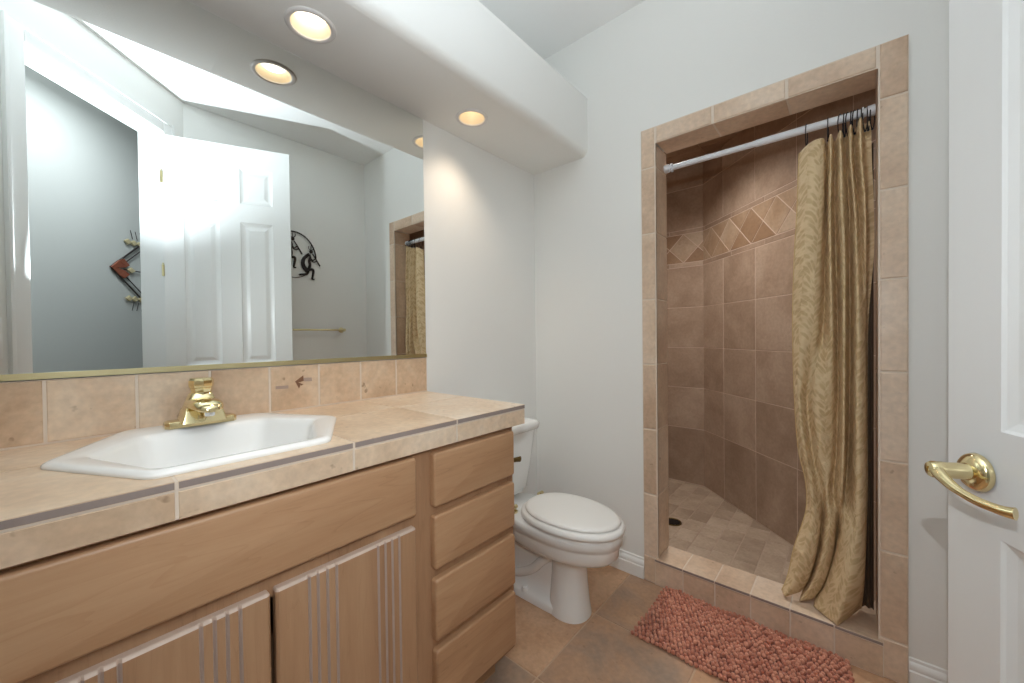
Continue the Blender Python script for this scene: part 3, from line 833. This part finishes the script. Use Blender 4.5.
# bowl flowing into the front column
loft(bm, [oval(0.418, 0.079, 0.073, 0.0), oval(0.418, 0.079, 0.073, 0.008), oval(0.418, 0.075, 0.069, 0.03), oval(0.418, 0.070, 0.064, 0.08), oval(0.418, 0.066, 0.060, 0.13), oval(0.418, 0.064, 0.058, 0.175),
          oval(0.416, 0.066, 0.060, 0.195), oval(0.40, 0.085, 0.070, 0.208), egg(0.16, 0.545, 0.096, 0.220, back=0.42), egg(0.12, 0.590, 0.117, 0.236, back=0.42),
          egg(0.10, 0.606, 0.127, 0.252, back=0.42), egg(0.09, 0.611, 0.131, 0.285, back=0.42), egg(0.09, 0.612, 0.132, 0.294, back=0.42), egg(0.085, 0.619, 0.138, 0.298, back=0.42),
          egg(0.08, 0.620, 0.139, 0.320, back=0.42), egg(0.08, 0.619, 0.138, 0.329, back=0.42), egg(0.085, 0.611, 0.131, 0.334, back=0.42)])
# trapway block behind the column, on a low foot
loft(bm, [oval(0.27, 0.155, 0.069, 0.0, 6), oval(0.27, 0.155, 0.069, 0.022, 6), oval(0.27, 0.150, 0.062, 0.030, 6), oval(0.265, 0.14, 0.046, 0.040, 5), oval(0.26, 0.13, 0.040, 0.10, 5), oval(0.25, 0.125, 0.044, 0.17, 5), oval(0.24, 0.13, 0.060, 0.23, 4)])
for s in (-1, 1):
    pts = smooth_line([(0.37, TY+s*0.034, 0.20), (0.325, TY+s*0.042, 0.165), (0.275, TY+s*0.044, 0.115), (0.20, TY+s*0.042, 0.075), (0.14, TY+s*0.04, 0.07)], 5)
    tube(bm, pts, 0.017, 12)
part('bowl', bm, CHINA, toi, 60)
for s in (-1, 1):
    bm = B(); lathe(bm, [(0.013, 0.031), (0.013, 0.040), (0.010, 0.047), (0, 0.050)], (0.250, TY+s*0.057, -0.004), n=20)
    part('bolt_cap', bm, CHINA, toi, 50)
def tank_ring(z, x1, hw, r=0.025): return [V3((a, b_, z)) for a, b_ in round_poly(rect(0.008, x1, TY-hw, TY+hw), r, 4)]
bm = B()
loft(bm, [tank_ring(0.352, 0.145, 0.075), tank_ring(0.366, 0.150, 0.082), tank_ring(0.374, 0.156, 0.092), tank_ring(0.45, 0.160, 0.108), tank_ring(0.55, 0.165, 0.127), tank_ring(0.613, 0.168, 0.139)])
part('tank', bm, CHINA, toi, 50)
bm = B()
loft(bm, [tank_ring(0.612, 0.172, 0.146), tank_ring(0.616, 0.178, 0.153, 0.03), tank_ring(0.628, 0.181, 0.157, 0.03), tank_ring(0.640, 0.180, 0.156, 0.03), tank_ring(0.647, 0.174, 0.150, 0.03), tank_ring(0.650, 0.160, 0.138, 0.03)])
part('tank_lid', bm, CHINA, toi, 60)
bm = B()
loft(bm, [egg(0.235, 0.622, 0.136, 0.336), egg(0.231, 0.628, 0.141, 0.339), egg(0.230, 0.630, 0.143, 0.347), egg(0.232, 0.627, 0.140, 0.357), egg(0.238, 0.620, 0.135, 0.3605)])
part('seat', bm, PLASTIC, toi, 60)
bm = B()
loft(bm, [egg(0.252, 0.610, 0.126, 0.3625), egg(0.248, 0.614, 0.129, 0.364), egg(0.247, 0.615, 0.130, 0.368), egg(0.250, 0.610, 0.127, 0.374), egg(0.262, 0.594, 0.117, 0.3765), egg(0.30, 0.54, 0.08, 0.3775)])
part('seat_lid', bm, PLASTIC, toi, 60)
for s in (-1, 1):
    bm = B()
    lathe(bm, [(0, -0.014), (0.0075, -0.014), (0.0085, -0.012), (0.0085, 0.012), (0.0075, 0.014), (0, 0.014)], (0.224, TY+s*0.085, 0.355), axis=(0, 1, 0), n=16)
    box(bm, 0.214, 0.235, TY+s*0.085-0.009, TY+s*0.085+0.009, 0.332, 0.345, 0.002)
    part('seat_hinge', bm, BRASS, toi, 40, label='brass seat hinge')
bm = B()
lathe(bm, [(0, 0.0), (0.012, 0.0), (0.014, 0.004), (0.011, 0.010), (0, 0.012)], (0.163, TY-0.09, 0.52), axis=(1, 0, 0), n=20)
tube(bm, [(0.178, TY-0.09, 0.522), (0.182, TY-0.055, 0.520), (0.184, TY-0.02, 0.516), (0.183, TY+0.004, 0.512)], [0.008, 0.0085, 0.010, 0.0115], 10, flat=(0.5, (1, 0, 0)))
part('flush_lever', bm, ABRASS, toi, 40, label='aged brass flush lever')

# ------------------------------------------------------------------ bath rug
RX0, RX1, RY0, RY1 = 0.652, 1.205, 1.245, 1.556
def rug_mat():
    m, nt, b = new_mat('chenille')
    geo = nd(nt, 'ShaderNodeNewGeometry')
    rp = nd(nt, 'ShaderNodeValToRGB')
    for i, c in enumerate([(188, 118, 94), (216, 152, 125)]): rp.color_ramp.elements[i].color = lin(c)
    nt.links.new(geo.outputs['Random Per Island'], rp.inputs['Fac'])
    nt.links.new(rp.outputs['Color'], b.inputs['Base Color'])
    b.inputs['Roughness'].default_value = 0.9; b.inputs['Sheen Weight'].default_value = 0.25
    tc = nd(nt, 'ShaderNodeTexCoord'); n2 = nd(nt, 'ShaderNodeTexNoise'); setin(n2, Scale=500.0, Detail=2.0)
    nt.links.new(tc.outputs['Object'], n2.inputs['Vector'])
    bp = nd(nt, 'ShaderNodeBump'); setin(bp, Strength=0.5, Distance=0.003)
    nt.links.new(n2.outputs['Fac'], bp.inputs['Height']); nt.links.new(bp.outputs['Normal'], b.inputs['Normal'])
    return m
rug = thing('bath_rug', 'salmon pink chenille bath rug on the floor before the shower curb', 'rug', ((RX0+RX1)/2, (RY0+RY1)/2, 0))
bm = B(); slab(bm, (0, 0, 0), X, Y, Z, rrect(RX0+0.004, RX1-0.004, RY0+0.004, RY1-0.004, 0.012), 0.0005, 0.006, 0.001, 1)
part('backing', bm, simple('rug_backing', (150, 92, 78), 0.95), rug)
def chenille():
    bm = B()
    ico = bmesh.new(); bmesh.ops.create_icosphere(ico, subdivisions=2, radius=1.0)
    base = [v.co.copy() for v in ico.verts]; fac = [[v.index for v in f.verts] for f in ico.faces]; ico.free()
    rnd = random.Random(3)
    sp = 0.0134
    ny = int((RY1-RY0)/sp); nx = int((RX1-RX0)/sp)
    for j in range(ny+1):
        for i in range(nx+1):
            x = RX0+i*sp+rnd.uniform(-.0018, .0018)+(0.5*sp if j % 2 else 0); y = RY0+j*sp+rnd.uniform(-.0018, .0018)
            x += 0.010*math.sin(y*19)*(0.3 if x < RX1-0.1 else 0.8)
            edge = j == 0 or j == ny or i == 0 or i == nx
            r = rnd.uniform(0.0056, 0.0070)*(1.05 if edge else 1.0)
            h = r*rnd.uniform(1.0, 1.45)
            lean = V3((rnd.uniform(-.4, .4), rnd.uniform(-.5, .2), 0))
            z = 0.005+h*0.8+(rnd.uniform(0, .004) if not edge else -.002)+0.003*math.sin(x*31+y*23)
            c = V3((x, min(y, RY1-0.002), max(z, h*0.86+0.0006))); vs = []
            for p in base: vs.append(bm.verts.new(c+V3((p.x*r+lean.x*p.z*h*0.5, p.y*r*0.95+lean.y*p.z*h*0.5, p.z*h))))
            for f in fac: bm.faces.new([vs[k] for k in f])
    return bm
o = part('pile', chenille(), rug_mat(), rug); o['kind'] = 'stuff'
for pl in o.data.polygons: pl.use_smooth = True

# ------------------------------------------------------------------ shower rod, rings, curtain
RY, RZ = 1.668, 1.7105
rod = thing('shower_rod', 'white tension rod across the top of the shower opening', 'curtain rod', (0.944, RY, RZ))
bm = B(); lathe(bm, [(0.0108, 0.02), (0.0108, 0.32), (0.0128, 0.325), (0.0128, 0.636), (0, 0.636)], (0.626, RY, RZ), axis=(1, 0, 0), n=28)
part('tube', bm, RODW, rod, 40)
for x, d in ((0.6205, 1), (1.2675, -1)):
    bm = B(); lathe(bm, [(0, 0), (0.016, 0.0), (0.017, 0.003), (0.0155, 0.018), (0.0122, 0.019), (0.0122, 0.026), (0.0175, 0.0265), (0.0175, 0.031), (0.011, 0.0315)], (x, RY, RZ), axis=(d, 0, 0), n=28)
    part('end_cap', bm, RODW, rod, 40)
def ring_mesh():
    bm = B(); pts = []
    for k in range(28):
        t = 2*PI*k/28
        zz = math.cos(t); yy = math.sin(t)*(0.017 if zz > 0 else 0.017*(1-0.45*abs(zz)))
        pts.append((0.004*math.sin(t*1.0), yy, -0.021+0.037*zz))
    tube(bm, pts, 0.0016, 8, closed=True)
    lathe(bm, [(0, -0.003), (0.0034, -0.002), (0.0034, 0.002), (0, 0.003)], (0, 0, -0.058), axis=(0, 1, 0), n=10)
    return bm
ring_x = [1.096, 1.153, 1.184, 1.194, 1.203, 1.211, 1.219, 1.227, 1.236, 1.2435, 1.251, 1.2605]
ord_words = ['first', 'second', 'third', 'fourth', 'fifth', 'sixth', 'seventh', 'eighth', 'ninth', 'tenth', 'eleventh', 'twelfth']
first_ring = None
for k, x in enumerate(ring_x):
    lb = 'black wire curtain ring on the rod, %s from the curtain\'s free edge' % ord_words[k]
    if k == 0:
        first_ring = obj('curtain_ring', ring_mesh(), BLACK, origin=(0, 0, 0), smooth=60); r_ = first_ring
    else:
        r_ = first_ring.copy(); COL.objects.link(r_)
    r_.location = (x, RY, RZ); r_.rotation_euler = (0, 0, math.radians([9, 12, -7, 6, -6, 8, -5, 6, 8, -7, 5, -5][k]))
    r_.scale = (1, 1, 1)
    tag(r_, lb, 'curtain ring', 'curtain rings on the shower rod')

def curtain_mat():
    m, nt, b = new_mat('gold_damask')
    uv = nd(nt, 'ShaderNodeUVMap')
    wn = nd(nt, 'ShaderNodeTexNoise'); setin(wn, Scale=12.0, Detail=1.0); nt.links.new(uv.outputs['UV'], wn.inputs['Vector'])
    wa = nd(nt, 'ShaderNodeVectorMath', operation='MULTIPLY_ADD'); wa.inputs[1].default_value = (0.02, 0.03, 0)
    nt.links.new(wn.outputs['Color'], wa.inputs[0]); nt.links.new(uv.outputs['UV'], wa.inputs[2])
    leaves = []
    for ang in (38, -38):
        mp = nd(nt, 'ShaderNodeMapping'); mp.inputs['Rotation'].default_value = (0, 0, math.radians(ang)); 
        nt.links.new(wa.outputs['Vector'], mp.inputs['Vector'])
        m2 = nd(nt, 'ShaderNodeVectorMath', operation='MULTIPLY'); m2.inputs[1].default_value = (84, 27, 1)
        nt.links.new(mp.outputs['Vector'], m2.inputs[0])
        vo = nd(nt, 'ShaderNodeTexVoronoi', feature='F1'); setin(vo, Scale=1.0, Randomness=0.55)
        nt.links.new(m2.outputs['Vector'], vo.inputs['Vector'])
        lf = nd(nt, 'ShaderNodeMapRange'); setin(lf, From_Min=0.36, From_Max=0.56, To_Min=1.0, To_Max=0.0)
        nt.links.new(vo.outputs['Distance'], lf.inputs['Value']); leaves.append(lf)
    sx = nd(nt, 'ShaderNodeSeparateXYZ'); nt.links.new(wa.outputs['Vector'], sx.inputs[0])
    sm = nd(nt, 'ShaderNodeMath', operation='MULTIPLY'); sm.inputs[1].default_value = 85.0; nt.links.new(sx.outputs['X'], sm.inputs[0])
    sn = nd(nt, 'ShaderNodeMath', operation='SINE'); nt.links.new(sm.outputs[0], sn.inputs[0])
    st = nd(nt, 'ShaderNodeMath', operation='GREATER_THAN'); st.inputs[1].default_value = 0.0; nt.links.new(sn.outputs[0], st.inputs[0])
    pick = nd(nt, 'ShaderNodeMix', data_type='FLOAT')
    nt.links.new(st.outputs[0], pick.inputs[0]); nt.links.new(leaves[0].outputs['Result'], pick.inputs[2]); nt.links.new(leaves[1].outputs['Result'], pick.inputs[3])
    mx = nd(nt, 'ShaderNodeMix', data_type='RGBA'); mx.inputs[6].default_value = lin((220, 196, 157)); mx.inputs[7].default_value = lin((200, 173, 132))
    nt.links.new(pick.outputs[0], mx.inputs[0]); nt.links.new(mx.outputs[2], b.inputs['Base Color'])
    b.inputs['Roughness'].default_value = 0.6; b.inputs['Specular IOR Level'].default_value = 0.25
    cr = nd(nt, 'ShaderNodeTexNoise'); setin(cr, Scale=20.0, Detail=5.0, Roughness=0.6); nt.links.new(uv.outputs['UV'], cr.inputs['Vector'])
    bp = nd(nt, 'ShaderNodeBump'); setin(bp, Strength=0.8, Distance=0.018)
    nt.links.new(cr.outputs['Fac'], bp.inputs['Height']); nt.links.new(bp.outputs['Normal'], b.inputs['Normal'])
    return m
cur = thing('shower_curtain', 'gold leaf-patterned shower curtain gathered at the right of the opening', 'curtain', (1.16, RY, 0.106))
# cross sections from the top hem down: (x along the rod, y offset towards the shower) for each fold
CURT = [
 (1.636, [(1.076,.004),(1.108,-.020),(1.140,-.012),(1.149,.020),(1.160,-.022),(1.170,.018),(1.184,-.024),(1.196,.016),(1.209,-.022),(1.219,.014),(1.232,-.030),(1.242,.010),(1.258,.008)]),
 (1.560, [(1.073,.004),(1.108,-.024),(1.140,-.014),(1.149,.024),(1.160,-.026),(1.170,.024),(1.186,-.032),(1.198,.022),(1.210,-.030),(1.220,.014),(1.234,-.032),(1.246,.008),(1.260,.012)]),
 (1.430, [(1.069,.004),(1.104,-.028),(1.137,-.018),(1.146,.028),(1.158,-.028),(1.170,.024),(1.188,-.040),(1.206,.024),(1.218,-.028),(1.228,.012),(1.242,-.032),(1.250,.012),(1.264,.016)]),
 (1.270, [(1.061,.004),(1.098,-.030),(1.131,-.020),(1.144,.030),(1.159,-.028),(1.172,.032),(1.193,-.040),(1.206,.030),(1.222,-.036),(1.234,-.006),(1.244,-.028),(1.252,.020),(1.265,.026)]),
 (1.040, [(1.056,.006),(1.088,-.024),(1.122,-.016),(1.140,.026),(1.162,-.030),(1.176,.034),(1.193,-.040),(1.207,.030),(1.224,-.044),(1.240,-.026),(1.246,.000),(1.248,.022),(1.251,.028)]),
 (0.800, [(1.060,.008),(1.076,-.018),(1.096,.016),(1.122,-.016),(1.160,-.002),(1.178,.034),(1.192,-.044),(1.206,.028),(1.222,-.048),(1.242,-.034),(1.246,.000),(1.247,.020),(1.249,.026)]),
 (0.620, [(1.070,.006),(1.090,-.020),(1.108,.014),(1.131,-.012),(1.158,.002),(1.174,.030),(1.190,-.050),(1.203,.026),(1.222,-.054),(1.242,-.042),(1.246,-.006),(1.247,.018),(1.249,.024)]),
 (0.500, [(1.092,.000),(1.108,-.026),(1.123,.004),(1.137,-.002),(1.150,-.022),(1.166,.014),(1.186,-.058),(1.196,.012),(1.222,-.064),(1.242,-.048),(1.246,-.010),(1.247,.016),(1.249,.022)]),
 (0.400, [(1.092,-.006),(1.112,-.036),(1.130,-.020),(1.137,.014),(1.150,-.034),(1.168,-.026),(1.178,.006),(1.196,-.060),(1.222,-.076),(1.240,-.056),(1.244,-.014),(1.245,.014),(1.247,.020)]),
 (0.280, [(1.062,-.022),(1.090,-.054),(1.118,-.040),(1.125,.006),(1.138,-.048),(1.160,-.030),(1.166,.006),(1.172,-.060),(1.205,-.098),(1.238,-.062),(1.241,-.016),(1.242,.012),(1.244,.020)]),
 (0.180, [(1.045,-.036),(1.066,-.064),(1.098,-.040),(1.104,.012),(1.110,-.054),(1.138,-.036),(1.143,.008),(1.146,-.068),(1.190,-.108),(1.232,-.046),(1.235,-.008),(1.237,.014),(1.240,.021)]),
]
BOT = [(1.028,1.620,.122),(1.038,1.598,.116),(1.076,1.634,.130),(1.082,1.682,.122),(1.078,1.610,.112),(1.112,1.630,.124),(1.117,1.676,.116),(1.116,1.606,.112),(1.176,1.553,.109),(1.224,1.672,.112),(1.228,1.684,.112),(1.230,1.690,.112),(1.234,1.692,.112)]
def curtain_mesh():
    rows_ = []
    for z, ps in CURT: rows_.append([V3((p[0], RY+p[1], z)) for p in ps])
    rows_.append([V3(p) for p in BOT])
    # hem at the top dips between the rings
    lift = [0, .018, .024, .012, .027, .014, .030, .018, .040, .030, .050, .042, .050]
    rows_[0] = [p+V3((0, 0, l)) for p, l in zip(rows_[0], lift)]
    def straight(pts, per):
        out = []
        for i in range(len(pts)-1): out += [pts[i].lerp(pts[i+1], k/per) for k in range(per)]
        return out+[pts[-1]]
    fine = [smooth_line(r, 10) for r in rows_]
    for q, wt in ((-1, 0.9), (-2, 0.5)): fine[q] = [a.lerp(b_, wt) for a, b_ in zip(fine[q], straight(rows_[q], 10))]
    N = len(fine[0])
    cols = [smooth_line([r[i] for r in fine], 8) for i in range(N)]
    M = len(cols[0])
    bm = B(); uvl = bm.loops.layers.uv.new('UVMap')
    g = [[bm.verts.new(cols[i][j]) for i in range(N)] for j in range(M)]
    us = [0.0]
    jm = M//2
    for i in range(1, N): us.append(us[-1]+(cols[i][jm]-cols[i-1][jm]).length)
    vs_ = [0.0]
    for j in range(1, M): vs_.append(vs_[-1]+(cols[N//2][j]-cols[N//2][j-1]).length)
    for j in range(M-1):
        for i in range(N-1):
            f = bm.faces.new((g[j][i], g[j+1][i], g[j+1][i+1], g[j][i+1])); f.smooth = True
            for lp, (a, b_) in zip(f.loops, ((i, j), (i, j+1), (i+1, j+1), (i+1, j))): lp[uvl].uv = (us[a], vs_[b_])
    return bm, cols
bm, ccols = curtain_mesh()
fab = part('fabric', bm, curtain_mat(), cur)
for pl in fab.data.polygons: pl.use_smooth = True
so = fab.modifiers.new('thickness', 'SOLIDIFY'); so.thickness = 0.0016; so.offset = 0
# stitched hem along the free edge
bm = B(); tube(bm, [p+V3((-0.0006, 0, 0)) for p in ccols[0][::2]], 0.0019, 6)
part('edge_hem', bm, simple('hem_thread', (206, 178, 128), 0.6), cur, 60)
# sheet hanging just behind, its dark colour standing in for shade
bm = B(); lr = []
for z in (1.62, 1.3, 0.9, 0.5, 0.118):
    lr.append(smooth_line([(1.225, RY+0.040, z), (1.236, RY+0.028, z), (1.244, RY+0.042, z), (1.252, RY+0.030, z), (1.259, RY+0.040, z), (1.264, RY+0.030, z)], 5))
vr = [[bm.verts.new(p) for p in r] for r in lr]
for a in range(len(vr)-1):
    for i in range(len(vr[0])-1): bm.faces.new((vr[a][i], vr[a][i+1], vr[a+1][i+1], vr[a+1][i]))
ln_o = part('shade_liner', bm, simple('shade_brown', (92, 74, 56), 0.6), cur, 80, label='sheet behind the curtain, coloured dark brown for the shade there')
so = ln_o.modifiers.new('thickness', 'SOLIDIFY'); so.thickness = 0.001; so.offset = 0

# ------------------------------------------------------------------ bathroom door, standing open
DF = V3((1.3187, 0.8950, 0)); DE = V3((0.41216, -0.91111, 0)); DNN = V3((-0.91111, -0.41216, 0))   # free edge, towards hinge, face normal
DW, DTH = 0.590, 0.035
def door_leaf():
    bm = B()
    us = [0.0, 0.088, 0.248, 0.343, 0.503, DW]; zs = [0.012, 0.20, 0.735, 0.880, 1.684, 1.788, 1.992, 2.112]
    vv = {}
    def P(u, z, d):
        k = (round(u, 5), round(z, 5), round(d, 5))
        if k not in vv: vv[k] = bm.verts.new(DF+DE*u+DNN*(-d)+Z*z)
        return vv[k]
    for side in (0, 1):
        D = (lambda d: d) if side == 0 else (lambda d: DTH-d)
        for i in range(5):
            for j in range(7):
                a0, a1, b0, b1 = us[i], us[i+1], zs[j], zs[j+1]
                if i in (1, 3) and j in (1, 3, 5):
                    prev = None
                    for ins, d in ((0, 0), (0.004, 0.0035), (0.014, 0.0075), (0.020, 0.0085), (0.024, 0.0085), (0.040, 0.0035), (0.043, 0.0028)):
                        r = [P(a0+ins, b0+ins, D(d)), P(a1-ins, b0+ins, D(d)), P(a1-ins, b1-ins, D(d)), P(a0+ins, b1-ins, D(d))]
                        if prev:
                            for k in range(4): bm.faces.new((prev[k], prev[(k+1) % 4], r[(k+1) % 4], r[k]))
                        prev = r
                    bm.faces.new(prev)
                else: bm.faces.new((P(a0, b0, D(0)), P(a1, b0, D(0)), P(a1, b1, D(0)), P(a0, b1, D(0))))
    for j in range(7):
        for u in (0.0, DW): bm.faces.new((P(u, zs[j], 0), P(u, zs[j+1], 0), P(u, zs[j+1], DTH), P(u, zs[j], DTH)))
    for i in range(5):
        for z in (zs[0], zs[-1]): bm.faces.new((P(us[i], z, 0), P(us[i+1], z, 0), P(us[i+1], z, DTH), P(us[i], z, DTH)))
    return bm
dl = obj('door_1', door_leaf(), WHITE, origin=DF+DE*DW)
struct(dl, 'white six-panel door standing open with a brass lever', 'door')
WL[dl.name] = V3(DF+DE*DW)
for zc in (0.35, 1.39, 1.885):
    bm = B(); c = DF+DE*(DW+0.003)+DNN*(0.003)
    lathe(bm, [(0, zc-0.032), (0.006, zc-0.030), (0.006, zc+0.030), (0, zc+0.032)], (c.x, c.y, 0), n=14)
    lathe(bm, [(0, zc+0.032), (0.0042, zc+0.034), (0.0042, zc+0.038), (0, zc+0.040)], (c.x, c.y, 0), n=12)
    slab(bm, DF+DE*(DW+0.0004), DNN*-1, Z, DE, rect(0.0, 0.026, zc-0.030, zc+0.030), 0, 0.002)
    part('hinge', bm, BRASS2, dl, 40, label='brass hinge')
LZ, LU = 0.815, 0.056
lc = DF+DE*LU+Z*LZ
bm = B(); lathe(bm, [(0, 0.0005), (0.0255, 0.0005), (0.027, 0.003), (0.025, 0.009), (0.021, 0.013), (0.014, 0.015), (0, 0.0155)], lc, axis=DNN, n=40)
lev = part('lever_handle', bm, BRASS, dl, 50, label='polished brass lever handle')
bm = B(); lathe(bm, [(0.0125, 0.014), (0.0115, 0.018), (0.0112, 0.038), (0.0118, 0.041), (0.0118, 0.053), (0.0100, 0.0565), (0.0042, 0.0575), (0.0038, 0.056), (0, 0.056)], lc, axis=DNN, n=32)
part('spindle', bm, BRASS, lev, 40)
bm = B()
lp = smooth_line([lc+DNN*0.049+DE*0.001, lc+DNN*0.051+DE*0.014-Z*0.005, lc+DNN*0.050+DE*0.036-Z*0.014, lc+DNN*0.045+DE*0.062-Z*0.020, lc+DNN*0.038+DE*0.086-Z*0.021, lc+DNN*0.032+DE*0.097-Z*0.020], 6)
n_ = len(lp)
tube(bm, lp, [0.0100-0.0042*min(1, i/(n_*0.45))+(0.002*max(0, i/n_-0.7)/0.3) for i in range(n_)], 16, flat=(0.85, tuple(DNN)))
part('lever', bm, BRASS, lev, 50)

# ------------------------------------------------------------------ things seen in the mirror
tb = thing('towel_bar', 'brass towel bar on the right wall below the metal figures', 'towel bar', (RX, 1.12, 1.08))
bm = B(); tube(bm, [(RX-0.048, 0.87, 1.08), (RX-0.048, 1.372, 1.08)], 0.0065, 14)
part('bar', bm, BRASS2, tb, 40)
for y in (0.875, 1.367):
    bm = B(); lathe(bm, [(0.020, 0.0), (0.020, 0.004), (0.010, 0.010), (0.008, 0.040), (0.011, 0.044), (0.011, 0.054), (0, 0.057)], (RX-0.0005, y, 1.08), axis=(-1, 0, 0), n=24)
    part('post', bm, BRASS2, tb, 40)
def W(y, z, d=0.008): return (RX-d, y, z)
def flute_player(bm, y0, z0, s):
    """lean dancer in profile leaning on a flute: feathered head, hunched back, bent legs"""
    def T(pts, r, d=0.008): tube(bm, smooth_line([W(y0+s*a, z0+s*b_, d) for a, b_ in pts], 5), r if not isinstance(r, list) else r, 8, flat=(0.6, (1, 0, 0)))
    def TR_(pts, r0, r1, d=0.008):
        ln = smooth_line([W(y0+s*a, z0+s*b_, d) for a, b_ in pts], 5); n = len(ln)
        tube(bm, ln, [s*(r0+(r1-r0)*i/(n-1)) for i in range(n)], 8, flat=(0.6, (1, 0, 0)))
    TR_([(.055, .235), (.030, .215), (.005, .185), (-.005, .14), (.01, .095), (.035, .07)], .012, .022)      # back
    TR_([(.055, .235), (.065, .205), (.055, .17), (.06, .13), (.05, .09)], .010, .014)                       # chest
    lathe(bm, [(0, -.006), (.016*s/1, -.004), (.018*s/1, 0), (.016*s/1, .004), (0, .006)], W(y0+s*.072, z0+s*.262), axis=(1, 0, 0), n=14)
    for a, b_ in ((.05, .315), (.072, .325), (.095, .31)): TR_([(.072, .27), (a, b_-.02), (a+.004, b_)], .004, .003)
    TR_([(.085, .245), (.12, .19), (.155, .13)], .005, .007)                                                  # flute
    TR_([(.055, .215), (.085, .18), (.115, .20)], .007, .005)                                                 # arms
    TR_([(.05, .20), (.09, .165), (.13, .175)], .007, .005)
    TR_([(.045, .085), (.09, .085), (.085, .03), (.08, -.005), (.10, -.008)], .014, .006)                     # front leg
    TR_([(.04, .08), (.03, .04), (-.03, .028), (-.04, .02)], .014, .006)                                      # rear leg
art = thing('metal_wall_art', 'dark metal flute-playing dancers under an arc, hung on the right wall', 'wall art', (RX, 1.04, 1.47))
bm = B(); ap = [W(1.045+0.145*math.cos(t), 1.58+0.175*math.sin(t)) for t in [PI*(0.02+0.96*k/24) for k in range(25)]]
tube(bm, ap, 0.0045, 8)
tube(bm, [W(1.045+0.105*math.cos(t), 1.535+0.095*math.sin(t)) for t in [PI+PI*k/20 for k in range(21)]], 0.0025, 8)
part('arc', bm, DARKM, art, 60)
bm = B(); flute_player(bm, 1.105, 1.445, 0.72); part('dancer', bm, DARKM, art, 50)
bm = B(); flute_player(bm, 0.985, 1.515, 0.72); part('dancer', bm, DARKM, art, 50)

# diamond wall hanging in the hall
HU0 = V3((2.824, 0.224, 0))
hw, hh, hz0 = 0.34, 0.29, 1.553
COPP = simple('copper_sheet', (152, 88, 66), 0.45, metal=0.5, var=0.3, vscale=40)
GOLDL = simple('pale_gold', (214, 200, 160), 0.4, metal=0.5)
def HP(a, z, d=0.012): return HU0+DU*a+DN*d+Z*z
hang = thing('diamond_wall_hanging', 'copper and gold diamond-shaped metal hanging on the hall wall', 'wall art', tuple(HP(hw, hz0, 0)))
bm = B()
for off in (0.0, 0.055):
    c = [HP(off, hz0), HP(hw, hz0+hh-off*0.85), HP(2*hw-off, hz0), HP(hw, hz0-hh+off*0.85)]
    for k in range(4): tube(bm, [c[k], c[(k+1) % 4]], 0.006 if off == 0 else 0.004, 8)
tube(bm, [HP(0.1, hz0), HP(2*hw-0.1, hz0)], 0.0035, 8)
part('rods', bm, DARKM, hang, 50)
def dia_plate(ca, cz, rx, rz, d0=0.006, d1=0.02):
    b2 = B(); slab(b2, HU0, DU, Z, DN, [(ca-rx, cz), (ca, cz-rz), (ca+rx, cz), (ca, cz+rz)], d0, d1, 0.003, 2); return b2
for s in (0, 1):
    bm = B()
    a0 = 0.0 if s == 0 else 2*hw; sg = 1 if s == 0 else -1
    for pts in ([(a0-sg*.005, hz0), (a0+sg*.06, hz0-.052), (a0+sg*.11, hz0-.012), (a0+sg*.05, hz0)], [(a0-sg*.005, hz0), (a0+sg*.05, hz0), (a0+sg*.11, hz0+.012), (a0+sg*.06, hz0+.058)], [(a0+sg*.06, hz0+.058), (a0+sg*.11, hz0+.012), (a0+sg*.145, hz0+.035), (a0+sg*.10, hz0+.075)], [(a0+sg*.06, hz0-.052), (a0+sg*.10, hz0-.07), (a0+sg*.145, hz0-.035), (a0+sg*.11, hz0-.012)]):
        slab(bm, HU0, DU, Z, DN, pts, 0.006, 0.02, 0.002, 1)
    part('copper_corner', bm, COPP, hang, label='copper corner plates')
for a, z in ((0.16, hz0), (2*hw-0.16, hz0)): part('gold_bead', dia_plate(a, z, 0.035, 0.022), GOLDL, hang)
for s in (1, -1):
    bm = B()
    for k in range(-2, 3): slab(bm, HU0, DU, Z, DN, [(hw-0.10+k*0.05-0.03, hz0+s*(hh-0.075)), (hw-0.10+k*0.05, hz0+s*(hh-0.098)), (hw-0.10+k*0.05+0.03, hz0+s*(hh-0.075)), (hw-0.10+k*0.05, hz0+s*(hh-0.055))], 0.006, 0.018, 0.002, 1)
    part('gold_leaves', bm, GOLDL, hang)
    bm = B()
    for k in range(9):
        a = hw-0.16+0.04*k
        tube(bm, [HP(a, hz0+s*(hh-0.05)), HP(a-0.018, hz0+s*(hh+0.015))], 0.0022, 6)
    part('fringe', bm, DARKM, hang, 50)

# switch plate beside the doorway
sw = thing('light_switch', 'white switch plate on the wall beside the doorway casing', 'switch', tuple(DO+DU*1.488+Z*1.03))
bm = B(); slab(bm, DO, DU, Z, DN, rrect(1.452, 1.522, 0.955, 1.105, 0.006), 0.0003, 0.007, 0.003, 2)
part('plate', bm, TRIMW, sw, 40)
for z in (0.993, 1.067):
    bm = B(); slab(bm, DO, DU, Z, DN, rrect(1.472, 1.502, z-0.026, z+0.026, 0.003), 0.004, 0.0105, 0.002, 2)
    part('rocker', bm, WHITE, sw, 40)
